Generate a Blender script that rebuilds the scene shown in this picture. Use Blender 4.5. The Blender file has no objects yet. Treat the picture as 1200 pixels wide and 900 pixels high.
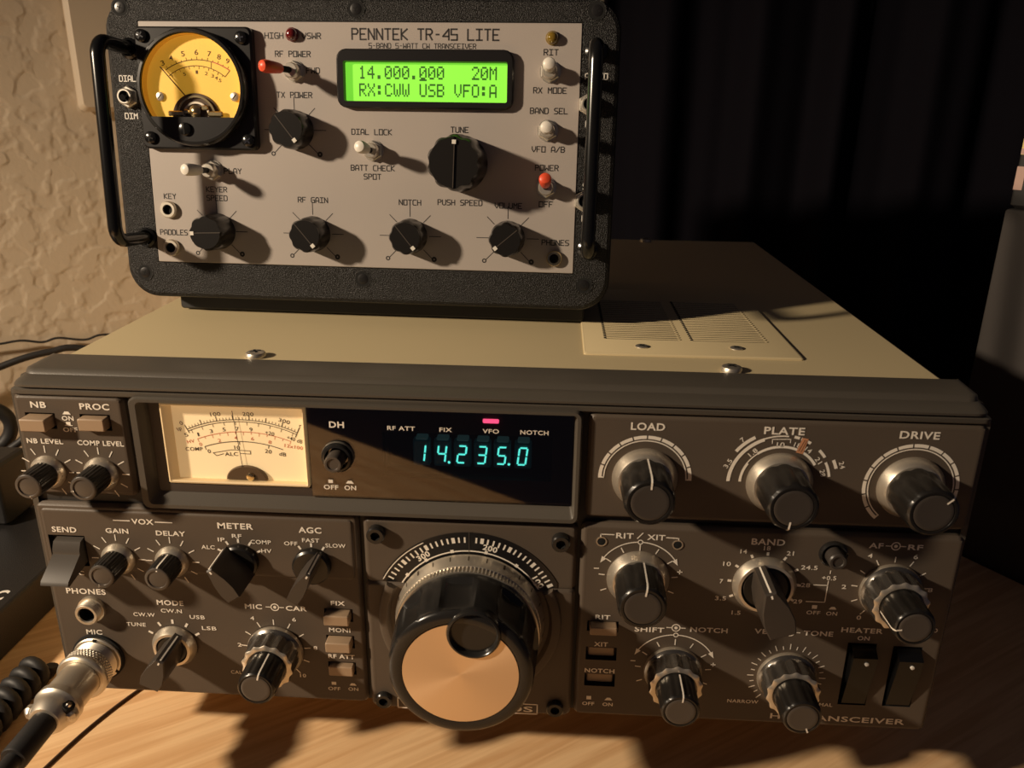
import bpy, math, random
from mathutils import Vector, Matrix
from mathutils.geometry import tessellate_polygon
C = bpy.context.scene
COL = C.collection
R = math.radians
PI = math.pi
MM = 0.001

# ------------------------------------------------------------------ camera, world, light
cam_d = bpy.data.cameras.new('camera')
cam = bpy.data.objects.new('camera', cam_d)
COL.objects.link(cam)
cam.location = (21.69*MM, -254.61*MM, 237.8*MM)
cam.rotation_mode = 'XYZ'
cam.rotation_euler = (R(70.6937), R(-0.6847), R(3.1884))
cam_d.sensor_width = 36
cam_d.lens = 36*950.378/1200
cam_d.clip_start = 0.01
cam_d.clip_end = 20
cam_d.dof.use_dof = True
cam_d.dof.focus_distance = 0.34
cam_d.dof.aperture_fstop = 22
C.camera = cam

world = bpy.data.worlds.new('dim_room')
C.world = world
world.use_nodes = True
bg = world.node_tree.nodes['Background']
bg.inputs[0].default_value = (0.86, 0.74, 0.98, 1)
bg.inputs[1].default_value = 0.024

lamp_d = bpy.data.lights.new('desk_lamp_bulb', 'SPOT')
lamp = bpy.data.objects.new('desk_lamp_bulb', lamp_d)
COL.objects.link(lamp)
lamp.location = (-0.740, -0.345, 0.490)
lamp_d.energy = 40.0
lamp_d.color = (1.0, 0.80, 0.58)
lamp_d.shadow_soft_size = 0.026
lamp_d.spot_size = R(76)
lamp_d.spot_blend = 0.78
lamp.rotation_euler = Vector((0.72, 0.36, -0.47)).to_track_quat('-Z', 'Y').to_euler()

vs = C.view_settings
C.display_settings.display_device = 'sRGB'
vs.view_transform = 'Standard'
vs.look = 'None'
vs.exposure = 0.0
vs.gamma = 1.0
vs.use_curve_mapping = False

# ------------------------------------------------------------------ materials
def mat(name, col, rough=0.5, metal=0.0, emit=None, estr=0.0, bump=None, vary=None, coat=0.0, spec=0.5):
    m = bpy.data.materials.new(name); m.use_nodes = True
    nt = m.node_tree; b = nt.nodes['Principled BSDF']
    b.inputs['Base Color'].default_value = (*col, 1)
    b.inputs['Roughness'].default_value = rough
    b.inputs['Metallic'].default_value = metal
    b.inputs['Specular IOR Level'].default_value = spec
    b.inputs['Coat Weight'].default_value = coat
    if emit:
        b.inputs['Emission Color'].default_value = (*emit, 1)
        b.inputs['Emission Strength'].default_value = estr
    if bump or vary:
        tc = nt.nodes.new('ShaderNodeTexCoord')
    if bump:
        sc, st, det = bump
        n = nt.nodes.new('ShaderNodeTexNoise'); n.inputs['Scale'].default_value = sc; n.inputs['Detail'].default_value = det
        bp = nt.nodes.new('ShaderNodeBump'); bp.inputs['Strength'].default_value = st; bp.inputs['Distance'].default_value = 0.0006
        nt.links.new(tc.outputs['Object'], n.inputs['Vector'])
        nt.links.new(n.outputs['Fac'], bp.inputs['Height'])
        nt.links.new(bp.outputs['Normal'], b.inputs['Normal'])
    if vary:
        sc, amt = vary
        n2 = nt.nodes.new('ShaderNodeTexNoise'); n2.inputs['Scale'].default_value = sc; n2.inputs['Detail'].default_value = 4
        mx = nt.nodes.new('ShaderNodeMix'); mx.data_type = 'RGBA'
        mx.inputs['A'].default_value = (*[c*(1-amt) for c in col], 1)
        mx.inputs['B'].default_value = (*[min(1, c*(1+amt)) for c in col], 1)
        nt.links.new(tc.outputs['Object'], n2.inputs['Vector'])
        nt.links.new(n2.outputs['Fac'], mx.inputs['Factor'])
        nt.links.new(mx.outputs['Result'], b.inputs['Base Color'])
    return m

M = {}
M['panel'] = mat('grey_brown_panel_paint', (0.100, 0.078, 0.059), 0.45, bump=(2500, 0.08, 2), vary=(30, 0.05), spec=0.25)
M['chassis'] = mat('dark_chassis', (0.02, 0.018, 0.016), 0.6)
M['bezel'] = mat('bezel_dark_grey_plastic', (0.085, 0.074, 0.060), 0.40, bump=(2200, 0.08, 2), vary=(20, 0.08), spec=0.3)
M['cover'] = mat('khaki_beige_enamel', (0.63, 0.52, 0.31), 0.5, bump=(1800, 0.06, 2), vary=(15, 0.03), spec=0.3)
M['ink'] = mat('cream_white_ink', (0.90, 0.83, 0.72), 0.6)
M['black'] = mat('black_plastic', (0.012, 0.011, 0.011), 0.32)
M['gloss'] = mat('gloss_black_plastic', (0.017, 0.016, 0.015), 0.22)
M['satin'] = mat('satin_black_paint', (0.007, 0.007, 0.007), 0.20, spec=0.5)
M['hole'] = mat('hole_black', (0.003, 0.003, 0.003), 0.9)
M['knob'] = mat('knob_black_plastic', (0.013, 0.0115, 0.010), 0.28)
M['lever'] = mat('lever_knob_plastic', (0.050, 0.041, 0.034), 0.38)
M['rocker'] = mat('rocker_black_plastic', (0.005, 0.005, 0.005), 0.22, spec=0.35)
M['knobface'] = mat('knob_dark_insert', (0.05, 0.042, 0.036), 0.40)
M['capface'] = mat('knob_brown_grey_insert', (0.075, 0.062, 0.051), 0.35)
M['silver'] = mat('spun_aluminium', (0.72, 0.65, 0.54), 0.34, 0.8)
M['chrome'] = mat('chrome', (0.75, 0.73, 0.70), 0.14, 1.0)
M['nickel'] = mat('dull_nickel', (0.70, 0.64, 0.54), 0.40, 0.9)
M['smoke'] = mat('smoked_chrome_knob', (0.20, 0.185, 0.165), 0.25, 0.85)
M['steel'] = mat('grey_lever_plastic', (0.075, 0.066, 0.057), 0.28)
M['button'] = mat('tan_button_plastic', (0.36, 0.255, 0.165), 0.4)
M['disc'] = mat('champagne_spun_disc', (0.92, 0.70, 0.47), 0.33, 0.75)
M['facebeige'] = mat('meter_face_cream', (0.90, 0.74, 0.48), 0.6, emit=(1.0, 0.66, 0.30), estr=0.30)
M['facebox'] = mat('meter_box_cream', (0.72, 0.56, 0.33), 0.5, emit=(1.0, 0.62, 0.26), estr=0.10)
M['meterink'] = mat('meter_dark_ink', (0.05, 0.035, 0.02), 0.7)
M['meterred'] = mat('meter_red_ink', (0.62, 0.19, 0.10), 0.7)
M['meterbrown'] = mat('meter_brown_hub', (0.09, 0.055, 0.03), 0.4)
M['inner'] = mat('display_surround_brown', (0.045, 0.033, 0.027), 0.5)
M['cyan'] = mat('cyan_fluorescent_segment', (0.1, 0.5, 0.5), 0.5, emit=(0.10, 0.92, 0.86), estr=1.8)
M['tube'] = mat('dim_tube_glass', (0.01, 0.03, 0.035), 0.3, emit=(0.01, 0.16, 0.22), estr=0.035)
M['getter'] = mat('grey_teal_tube_cap', (0.10, 0.15, 0.17), 0.3, emit=(0.1, 0.3, 0.34), estr=0.08)
M['led'] = mat('magenta_red_lit_lamp', (0.8, 0.08, 0.2), 0.4, emit=(1.0, 0.10, 0.26), estr=1.3)
M['orange'] = mat('orange_tape_mark', (0.62, 0.28, 0.14), 0.6)
M['white'] = mat('light_grey_panel_paint', (0.41, 0.365, 0.33), 0.45, bump=(1500, 0.04, 2), vary=(60, 0.015))
M['sink'] = mat('black_screen_ink', (0.02, 0.018, 0.018), 0.6)
M['frame'] = mat('textured_black_abs', (0.0070, 0.0064, 0.0058), 0.36, bump=(2600, 0.8, 2), spec=0.33)
M['yellow'] = mat('amber_meter_face', (0.95, 0.62, 0.12), 0.5, emit=(1.0, 0.55, 0.05), estr=0.26)
M['yellowwall'] = mat('amber_meter_wall', (0.75, 0.42, 0.07), 0.5, emit=(1.0, 0.5, 0.04), estr=0.12)
M['yink'] = mat('meter_brown_ink', (0.12, 0.06, 0.02), 0.7)
M['nut'] = mat('nickel_nut', (0.74, 0.69, 0.60), 0.30, 0.75)
M['brass'] = mat('pale_brass', (0.75, 0.62, 0.36), 0.25, 1.0)
M['cream'] = mat('cream_toggle_cap', (0.78, 0.74, 0.66), 0.35)
M['red'] = mat('red_toggle_cap', (0.78, 0.09, 0.035), 0.35)
M['redled'] = mat('dark_red_led', (0.12, 0.01, 0.01), 0.12, coat=1)
M['ambled'] = mat('amber_led', (0.20, 0.125, 0.015), 0.12, coat=1)
M['lcd'] = mat('lcd_green_backlight', (0.2, 0.5, 0.05), 0.5, emit=(0.20, 0.76, 0.045), estr=0.9)
M['lcdink'] = mat('lcd_dark_green_pixel', (0.015, 0.05, 0.01), 0.5, emit=(0.03, 0.14, 0.008), estr=0.6)
M['rubber'] = mat('black_rubber', (0.016, 0.015, 0.015), 0.55)
M['shadowbrown'] = mat('dark_brown_shadow_line', (0.06, 0.032, 0.016), 0.6)  # brown of the thin shadow line modelled on the desk
M['blackbox'] = mat('black_box_plastic', (0.012, 0.011, 0.011), 0.45, bump=(1500, 0.25, 2))
M['curtain'] = mat('near_black_curtain_cloth', (0.0040, 0.0034, 0.0058), 0.9, spec=0.1)
M['grey'] = mat('grey_furniture_laminate', (0.05, 0.043, 0.039), 0.8, vary=(40, 0.08))
M['darkbox'] = mat('dark_carton', (0.03, 0.028, 0.027), 0.6)
M['yellowlab'] = mat('yellow_label', (0.85, 0.68, 0.25), 0.6)
M['pinklab'] = mat('pinkish_label', (0.55, 0.36, 0.30), 0.6)
M['plate'] = mat('ivory_wall_plate', (0.60, 0.50, 0.37), 0.4)
M['trimwhite'] = mat('white_label_ink', (0.75, 0.72, 0.66), 0.6)

def anisotropic(m, amount):
    nt = m.node_tree; b = nt.nodes['Principled BSDF']; t = nt.nodes.new('ShaderNodeTangent'); t.direction_type = 'RADIAL'; t.axis = 'Y'
    b.inputs['Anisotropic'].default_value = amount; nt.links.new(t.outputs[0], b.inputs['Tangent'])
anisotropic(M['disc'], 0.75)

def glass_mat(name, tint, gloss_rough=0.03, ior=1.5):
    m = bpy.data.materials.new(name); m.use_nodes = True
    nt = m.node_tree; nt.nodes.clear()
    out = nt.nodes.new('ShaderNodeOutputMaterial'); mx = nt.nodes.new('ShaderNodeMixShader')
    tr = nt.nodes.new('ShaderNodeBsdfTransparent'); tr.inputs[0].default_value = (*tint, 1)
    gl = nt.nodes.new('ShaderNodeBsdfGlossy'); gl.inputs['Roughness'].default_value = gloss_rough
    fr = nt.nodes.new('ShaderNodeFresnel'); fr.inputs['IOR'].default_value = ior
    nt.links.new(fr.outputs[0], mx.inputs[0]); nt.links.new(tr.outputs[0], mx.inputs[1]); nt.links.new(gl.outputs[0], mx.inputs[2])
    nt.links.new(mx.outputs[0], out.inputs[0])
    return m
M['smokeglass'] = glass_mat('smoked_window_glass', (0.86, 0.80, 0.76), 0.03, 1.75)
M['clearglass'] = glass_mat('clear_lens', (0.97, 0.96, 0.94))

def wall_mat():
    m = mat('knockdown_plaster', (0.60, 0.50, 0.37), 0.75)
    nt = m.node_tree; b = nt.nodes['Principled BSDF']
    tc = nt.nodes.new('ShaderNodeTexCoord')
    n = nt.nodes.new('ShaderNodeTexNoise'); n.inputs['Scale'].default_value = 78; n.inputs['Detail'].default_value = 1.6; n.inputs['Distortion'].default_value = 0.15
    r = nt.nodes.new('ShaderNodeValToRGB'); r.color_ramp.elements[0].position = 0.42; r.color_ramp.elements[1].position = 0.60; r.color_ramp.interpolation = 'EASE'
    n2 = nt.nodes.new('ShaderNodeTexNoise'); n2.inputs['Scale'].default_value = 300; n2.inputs['Detail'].default_value = 3
    ad = nt.nodes.new('ShaderNodeMath'); ad.operation = 'MULTIPLY_ADD'; ad.inputs[1].default_value = 0.22
    bp = nt.nodes.new('ShaderNodeBump'); bp.inputs['Strength'].default_value = 0.34; bp.inputs['Distance'].default_value = 0.0016
    L = nt.links.new
    L(tc.outputs['Object'], n.inputs['Vector']); L(n.outputs['Fac'], r.inputs[0]); L(tc.outputs['Object'], n2.inputs['Vector'])
    L(n2.outputs['Fac'], ad.inputs[0]); L(r.outputs[0], ad.inputs[2]); L(ad.outputs[0], bp.inputs['Height']); L(bp.outputs['Normal'], b.inputs['Normal'])
    return m
M['wall'] = wall_mat()

def wood_mat():
    m = mat('light_oak_laminate', (0.6, 0.36, 0.16), 0.38)
    nt = m.node_tree; b = nt.nodes['Principled BSDF']; L = nt.links.new
    tc = nt.nodes.new('ShaderNodeTexCoord'); mp = nt.nodes.new('ShaderNodeMapping'); mp.inputs['Scale'].default_value = (7, 130, 130)
    n = nt.nodes.new('ShaderNodeTexNoise'); n.inputs['Scale'].default_value = 1.6; n.inputs['Detail'].default_value = 7; n.inputs['Distortion'].default_value = 0.7
    r = nt.nodes.new('ShaderNodeValToRGB')
    e = r.color_ramp.elements
    e[0].position = 0.36; e[0].color = (0.78, 0.47, 0.23, 1); e[1].position = 0.62; e[1].color = (0.95, 0.64, 0.35, 1)
    n2 = nt.nodes.new('ShaderNodeTexNoise'); n2.inputs['Scale'].default_value = 5; n2.inputs['Detail'].default_value = 8
    mx = nt.nodes.new('ShaderNodeMix'); mx.data_type = 'RGBA'; mx.blend_type = 'MULTIPLY'; mx.inputs['Factor'].default_value = 0.12
    L(tc.outputs['Object'], mp.inputs[0]); L(mp.outputs[0], n.inputs['Vector']); L(n.outputs['Fac'], r.inputs[0])
    L(mp.outputs[0], n2.inputs['Vector']); L(r.outputs[0], mx.inputs['A']); L(n2.outputs['Fac'], mx.inputs['B']); L(mx.outputs['Result'], b.inputs['Base Color'])
    return m
M['wood'] = wood_mat()

# ------------------------------------------------------------------ mesh builder (millimetres; front of things faces -y)
class MB:
    def __init__(s): s.v = []; s.f = []; s.m = []; s.mats = []
    def mi(s, m):
        if m not in s.mats: s.mats.append(m)
        return s.mats.index(m)
    def add(s, vs, fs, m):
        o = len(s.v); s.v.extend([tuple(v) for v in vs]); k = s.mi(m)
        for f in fs: s.f.append([i+o for i in f]); s.m.append(k)
        return s
    def loft(s, loops, m, cap0=False, cap1=True, closed=True):
        n = len(loops[0]); vs = [p for l in loops for p in l]; fs = []
        for i in range(len(loops)-1):
            for j in range(n if closed else n-1):
                a = i*n+j; b = i*n+(j+1) % n
                fs.append([a, b, b+n, a+n])
        if cap0: fs.append(list(range(n))[::-1])
        if cap1: fs.append([(len(loops)-1)*n+j for j in range(n)])
        return s.add(vs, fs, m)
    def box(s, x0, x1, y0, y1, z0, z1, m, bev=0.3):
        # rounded toward the front face (y0) and the back (y1)
        b = min(bev, (x1-x0)/2.1, (z1-z0)/2.1, (y1-y0)/2.1)
        s.loft([rr(x0+b, x1-b, z0+b, z1-b, b, y1), rr(x0, x1, z0, z1, b*1.4, y1-b), rr(x0, x1, z0, z1, b*1.4, y0+b), rr(x0+b, x1-b, z0+b, z1-b, b, y0)], m, True, True)
        return s
    def lathe(s, cx, cz, prof, m, seg=40, cap0=False, cap1=True, wob=None):
        # prof: (r, y) from the back to the front; wob(angle, i) multiplies the radius
        loops = []
        for i, (r, y) in enumerate(prof):
            loops.append([(cx+r*(wob(2*PI*k/seg, i) if wob else 1)*math.sin(2*PI*k/seg), y, cz+r*(wob(2*PI*k/seg, i) if wob else 1)*math.cos(2*PI*k/seg)) for k in range(seg)])
        return s.loft(loops, m, cap0, cap1)
    def quadz(s, pts, y, m):
        return s.add([(x, y, z) for x, z in pts], [list(range(len(pts)))], m)
    def prism(s, pts, y0, y1, m, bev=0.0):
        n = len(pts); cx = sum(p[0] for p in pts)/n; cz = sum(p[1] for p in pts)/n
        def sc(k): return [(cx+(x-cx)*k, cz+(z-cz)*k) for x, z in pts]
        size = max(math.hypot(x-cx, z-cz) for x, z in pts); k = 1-bev/size
        L = [[(x, y1, z) for x, z in pts]]
        if bev: L.append([(x, y0+bev, z) for x, z in pts])
        L.append([(x, y0, z) for x, z in sc(k)])
        return s.loft(L, m, True, True)
    def tube(s, path, r, m, seg=10, caps=True):
        P = [Vector(p) for p in path]; loops = []; N = None
        for i, p in enumerate(P):
            t = (P[min(i+1, len(P)-1)]-P[max(i-1, 0)]).normalized()
            if N is None:
                N = t.orthogonal().normalized()
            else:
                N = (N - t*N.dot(t)).normalized()
            B = t.cross(N)
            rr_ = r[i] if isinstance(r, (list, tuple)) else r
            loops.append([tuple(p+(N*math.cos(2*PI*k/seg)+B*math.sin(2*PI*k/seg))*rr_) for k in range(seg)])
        return s.loft(loops, m, caps, caps)
    def tick(s, cx, cz, ang, r0, r1, w, m, y=-0.15):
        sa, ca = math.sin(R(ang)), math.cos(R(ang)); px, pz = ca*w/2, -sa*w/2
        return s.quadz([(cx+sa*r0-px, cz+ca*r0-pz), (cx+sa*r0+px, cz+ca*r0+pz), (cx+sa*r1+px, cz+ca*r1+pz), (cx+sa*r1-px, cz+ca*r1-pz)], y, m)
    def arc(s, cx, cz, a0, a1, r0, r1, m, y=-0.15, n=None):
        n = n or max(3, int(abs(a1-a0)/4))
        vs = []; fs = []
        for i in range(n+1):
            a = R(a0+(a1-a0)*i/n)
            vs += [(cx+r0*math.sin(a), y, cz+r0*math.cos(a)), (cx+r1*math.sin(a), y, cz+r1*math.cos(a))]
        for i in range(n): fs.append([2*i, 2*i+2, 2*i+3, 2*i+1])
        return s.add(vs, fs, m)
    def line(s, pts, w, m, y=-0.15):
        for (xa, za), (xb, zb) in zip(pts[:-1], pts[1:]):
            d = math.hypot(xb-xa, zb-za) or 1e-6; ux, uz = (xb-xa)/d, (zb-za)/d; e = w/2
            s.quadz([(xa-ux*e*.6-uz*e, za-uz*e*.6+ux*e), (xb+ux*e*.6-uz*e, zb+uz*e*.6+ux*e), (xb+ux*e*.6+uz*e, zb+uz*e*.6-ux*e), (xa-ux*e*.6+uz*e, za-uz*e*.6-ux*e)], y, m)
        return s
    def text(s, body, cx, cz, w, h, m, y=-0.15, bold=0.012, rot=0.0, axis=None):
        vs, fs, (x0, x1, z0, z1) = glyphs(body, bold)
        kx = w/(x1-x0); kz = h/0.73
        ca, sa = math.cos(R(rot)), math.sin(R(rot)); out = []
        for a, b in vs:
            u = (a-(x0+x1)/2)*kx; v = (b-0.365)*kz
            out.append((cx+u*ca-v*sa, y, cz+u*sa+v*ca))
        return s.add(out, fs, m)
    def stroke(s, body, cx, cz, w, h, m, pen=0.3, y=-0.15):
        n = len(body); adv = 5.6; tot = adv*n-1.6; kx = w/tot; kz = h/6.0
        for i, ch in enumerate(body):
            for pl in STROKES.get(ch, '').split(';'):
                if pl.strip():
                    pts = [(cx-w/2+(i*adv+float(q[0]))*kx, cz-h/2+float(q[1])*kz) for q in pl.split()]
                    if len(pts) == 1: pts = [pts[0], (pts[0][0]+.25*kx, pts[0][1])]
                    s.line(pts, pen, m, y)
        return s
    def plate(s, x0, x1, z0, z1, y0, y1, holes, m, hm=None):
        # slab with rectangular holes: front y0, back y1
        xs = sorted({x0, x1, *[h[0] for h in holes], *[h[1] for h in holes]}); zs = sorted({z0, z1, *[h[2] for h in holes], *[h[3] for h in holes]})
        solid = lambda i, j: 0 <= i < len(xs)-1 and 0 <= j < len(zs)-1 and not any(h[0]-1e-6 <= xs[i] < h[1]-1e-6 and h[2]-1e-6 <= zs[j] < h[3]-1e-6 for h in holes)
        for i in range(len(xs)-1):
            for j in range(len(zs)-1):
                if not solid(i, j): continue
                a, b, c, d = xs[i], xs[i+1], zs[j], zs[j+1]
                s.add([(a, y0, c), (b, y0, c), (b, y0, d), (a, y0, d)], [[0, 1, 2, 3]], m)
                s.add([(a, y1, c), (b, y1, c), (b, y1, d), (a, y1, d)], [[3, 2, 1, 0]], m)
                for di, dj, q in ((-1, 0, ((a, c), (a, d))), (1, 0, ((b, d), (b, c))), (0, -1, ((b, c), (a, c))), (0, 1, ((a, d), (b, d)))):
                    if not solid(i+di, j+dj):
                        inner = 0 <= i+di < len(xs)-1 and 0 <= j+dj < len(zs)-1
                        (pa, qa), (pb, qb) = q
                        s.add([(pa, y0, qa), (pb, y0, qb), (pb, y1, qb), (pa, y1, qa)], [[0, 3, 2, 1]], (hm if inner and hm else m))
        return s
    def build(s, name, parent=None, label=None, sharp=38, off=(0, 0, 0)):
        me = bpy.data.meshes.new(name)
        me.from_pydata([((x+off[0])*MM, (y+off[1])*MM, (z+off[2])*MM) for x, y, z in s.v], [], s.f)
        for m in s.mats: me.materials.append(m)
        me.polygons.foreach_set('material_index', s.m)
        me.update()
        me.polygons.foreach_set('use_smooth', [True]*len(me.polygons))
        me.set_sharp_from_angle(angle=R(sharp))
        o = bpy.data.objects.new(name, me); COL.objects.link(o)
        if parent: o.parent = parent
        if label: o['label'] = label
        return o

def rr(x0, x1, z0, z1, r, y, n=4):
    r = max(0.001, min(r, (x1-x0)/2-1e-4, (z1-z0)/2-1e-4)); out = []
    for cx, cz, a0 in ((x1-r, z1-r, 0), (x1-r, z0+r, 90), (x0+r, z0+r, 180), (x0+r, z1-r, 270)):
        for k in range(n+1):
            a = R(a0+90*k/n); out.append((cx+r*math.sin(a), y, cz+r*math.cos(a)))
    return out

_g = {}
def glyphs(body, bold):
    key = (body, bold)
    if key not in _g:
        cu = bpy.data.curves.new('lettering', 'FONT'); cu.body = body; cu.size = 1.0; cu.resolution_u = 3; cu.offset = bold*1.9; cu.space_character = 1.08
        ob = bpy.data.objects.new('lettering', cu); me = bpy.data.meshes.new_from_object(ob)
        vs = [(v.co.x, v.co.y) for v in me.vertices]; fs = [list(p.vertices) for p in me.polygons]
        xs = [a for a, b in vs]; zs = [b for a, b in vs]
        _g[key] = (vs, fs, (min(xs), max(xs), min(zs), max(zs)))
        bpy.data.objects.remove(ob); bpy.data.curves.remove(cu); bpy.data.meshes.remove(me)
    return _g[key]

STROKES = {
 'A': '00 04 16 36 44 40;02 42', 'B': '00 06 36 45 44 33 42 41 30 00;03 33', 'C': '46 16 05 01 10 40', 'D': '00 06 36 45 41 30 00',
 'E': '46 06 00 40;03 33', 'F': '46 06 00;03 33', 'G': '46 16 05 01 10 40 43 23', 'H': '00 06;40 46;03 43', 'I': '06 46;26 20;00 40', 'J': '46 41 30 10 01',
 'K': '00 06;46 03 40', 'L': '06 00 40', 'M': '00 06 23 46 40', 'N': '00 06 40 46', 'O': '00 06 46 40 00', 'P': '00 06 36 45 44 33 03', 'Q': '00 06 46 40 00;22 40',
 'R': '00 06 36 45 44 33 03;23 40', 'S': '46 16 05 04 13 33 42 41 30 00', 'T': '06 46;26 20', 'U': '06 01 10 30 41 46', 'V': '06 03 20 43 46', 'W': '06 00 23 40 46',
 'X': '00 46;06 40', 'Y': '06 23 46;23 20', 'Z': '06 46 00 40', '0': '00 06 46 40 00;00 46', '1': '14 26 20;00 40', '2': '06 46 43 03 00 40', '3': '06 46 40 00;13 43',
 '4': '40 46 02 42', '5': '46 06 03 43 40 00', '6': '46 06 00 40 43 03', '7': '06 46 20', '8': '00 06 46 40 00;03 43', '9': '40 46 06 03 43', '-': '13 33', '/': '00 46', '.': '20', ':': '24;21'}

def empty(name, label, cat, loc=(0, 0, 0), rot=None):
    o = bpy.data.objects.new(name, None); COL.objects.link(o)
    o.empty_display_size = 0.02; o.location = [c*MM for c in loc]
    if rot is not None: o.rotation_euler = rot
    o['label'] = label; o['category'] = cat
    return o
def tag(o, label, cat, group=None):
    o['label'] = label; o['category'] = cat
    if group: o['group'] = group
    return o
def struct(o, label=None, cat=None):
    o['kind'] = 'structure'
    if label: o['label'] = label; o['category'] = cat
    return o

# ------------------------------------------------------------------ the setting (the desk and wall run 34.3 degrees to the radios)
WA = math.atan2(0.563, 0.826)
E1 = Vector((math.cos(WA), math.sin(WA), 0)); E2 = Vector((-math.sin(WA), math.cos(WA), 0))
def setrot(o): o.rotation_euler = (0, 0, WA); return o
w = MB(); w.add([(-1400, 420, -800), (760, 420, -800), (760, 420, 1300), (-1400, 420, 1300), (-1400, 500, -800), (760, 500, -800), (760, 500, 1300), (-1400, 500, 1300)],
                [[0, 1, 2, 3], [5, 4, 7, 6], [0, 3, 7, 4], [1, 5, 6, 2], [3, 2, 6, 7], [0, 4, 5, 1]], M['wall'])
struct(setrot(w.build('wall_back')), 'beige plaster wall with a rough knockdown texture behind the radios', 'wall')
fl = MB(); fl.add([(-1400, -1200, -740), (1600, -1200, -740), (1600, 420, -740), (-1400, 420, -740)], [[0, 1, 2, 3]], M['darkbox'])
struct(setrot(fl.build('floor')), 'dark floor below the desk', 'floor')

dk = MB()
def hbox(mb, x0, x1, y0, y1, z0, z1, m, b):
    L = []
    for z, i in ((z0, b), (z0+b, 0), (z1-b, 0), (z1-b*.3, b*.3), (z1, b)):
        L.append([(px, py, z) for px, _, py in rr(x0+i, x1-i, y0+i, y1-i, b, 0)][::-1])
    mb.loft(L, m, True, True)
hbox(dk, -900, 327, -193, 418, -42, -16, M['wood'], 1.5)
desk = setrot(dk.build('desk_top', sharp=12))
tag(desk, 'light wood-grain desk top under the big radio', 'desk')

wp = MB(); wp.box(-78, 25, 408, 420, 227, 372, M['plate'], 3)
plate_o = setrot(wp.build('wall_plate'))
tag(plate_o, 'ivory wall plate fixed to the plaster behind the left end of the small radio', 'wall plate')

cu = MB()
P0, P1 = Vector((58, 505)), Vector((560, 420)); d = P1-P0; nrm = Vector((-d.y, d.x)).normalized()
loops = []
for z in (-700, -200, 300, 900):
    row = []
    for i in range(241):
        t = i/240; q = P0+d*t+nrm*(11*math.sin(t*2*PI*7+0.6*math.sin(t*17))+3*math.sin(t*2*PI*15))
        row.append((q.x, q.y, z))
    loops.append(row)
cu.loft(loops, M['curtain'], False, False, closed=False)
cur = cu.build('curtain', sharp=180)
sm = cur.modifiers.new('thickness', 'SOLIDIFY'); sm.thickness = 0.002
tag(cur, 'near-black curtain hanging in vertical folds behind the radios on the right', 'curtain')

gc = MB()
hbox(gc, 330, 420, -120, 19, -740, 186, M['grey'], 1.5)
tag(setrot(gc.build('storage_cabinet', sharp=12)), 'grey cabinet standing past the right end of the desk', 'cabinet')
# ------------------------------------------------------------------ big radio
rig = empty('tabletop_transceiver', 'large grey-brown vintage radio transceiver with a khaki top and many knobs, standing on the desk', 'radio')
W = 166.5
PN, INK = M['panel'], M['ink']

# case
case = MB()
prof = [(-164.5, 14), (-164.5, 141.5), (-163.9, 143.2), (-162.3, 144), (162.3, 144), (163.9, 143.2), (164.5, 141.5), (164.5, 14)]
case.loft([[(x, y, z) for x, z in prof] for y in (28, 334)], M['cover'], True, True)
case.build('case_cover', rig, 'khaki enamelled metal cover', sharp=12)
# vented plate on the cover
vp = MB()
def flat(mb, x0, x1, y0, y1, z0, z1, m, b=0.4):
    L = []
    for z, i in ((z0, 0), (z1-b, 0), (z1, b)):
        L.append([(px, py, z) for px, _, py in rr(x0+i, x1-i, y0+i, y1-i, 1.2, 0)][::-1])
    mb.loft(L, m, False, True)
flat(vp, 34, 119, 50, 165, 143.8, 144.9, M['cover'], .5)
for gx0, gx1 in ((43.7, 73.8), (79.3, 109.3)):
    for k in range(24):
        y = 71.5+k*2.9
        vp.box(gx0, gx1, y-.5, y+.75, 144.6, 145.25, M['cover'], .25)
        for xx, mm_ in ((gx0-.2, M['hole']), (gx1+.1, M['cover'])):
            flat(vp, xx-.7, xx+.7, y-.7, y+.7, 144.85, 145.2, mm_, .1)
        flat(vp, gx0, gx1, y-1.05, y-.62, 144.85, 144.97, M['hole'], .05)
vent = vp.build('vent_plate', rig)
def pan_screw(parent, x, y, z, r, h, name='screw'):
    s = MB()
    loops = []
    for q, zz in ((r, 0), (r, h*.45), (r*.9, h*.8), (r*.6, h)):
        loops.append([(x+q*math.cos(2*PI*k/24), y+q*math.sin(2*PI*k/24), z+zz) for k in range(24)])
    s.loft(loops, M['nickel'], True, True)
    for a in (35, 125):
        c, n = math.cos(R(a)), math.sin(R(a)); l, ww = r*.55, r*.13
        s.add([(x+c*l*i-n*ww*j, y+n*l*i+c*ww*j, z+h+.06) for i, j in ((-1, -1), (1, -1), (1, 1), (-1, 1))], [[0, 1, 2, 3]], M['hole'])
    return s.build(name, parent, 'bright steel cross-head screw')
pan_screw(vent, 57.5, 60, 144.9, 2.7, 0.7); pan_screw(vent, 95.3, 61, 144.9, 2.7, 0.7)
pan_screw(rig, -91.4, 35.5, 144, 3.9, 2.3); pan_screw(rig, 88, 34.4, 144, 3.9, 2.3); pan_screw(rig, 85.3, 326, 144, 3.9, 2.3)

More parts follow.
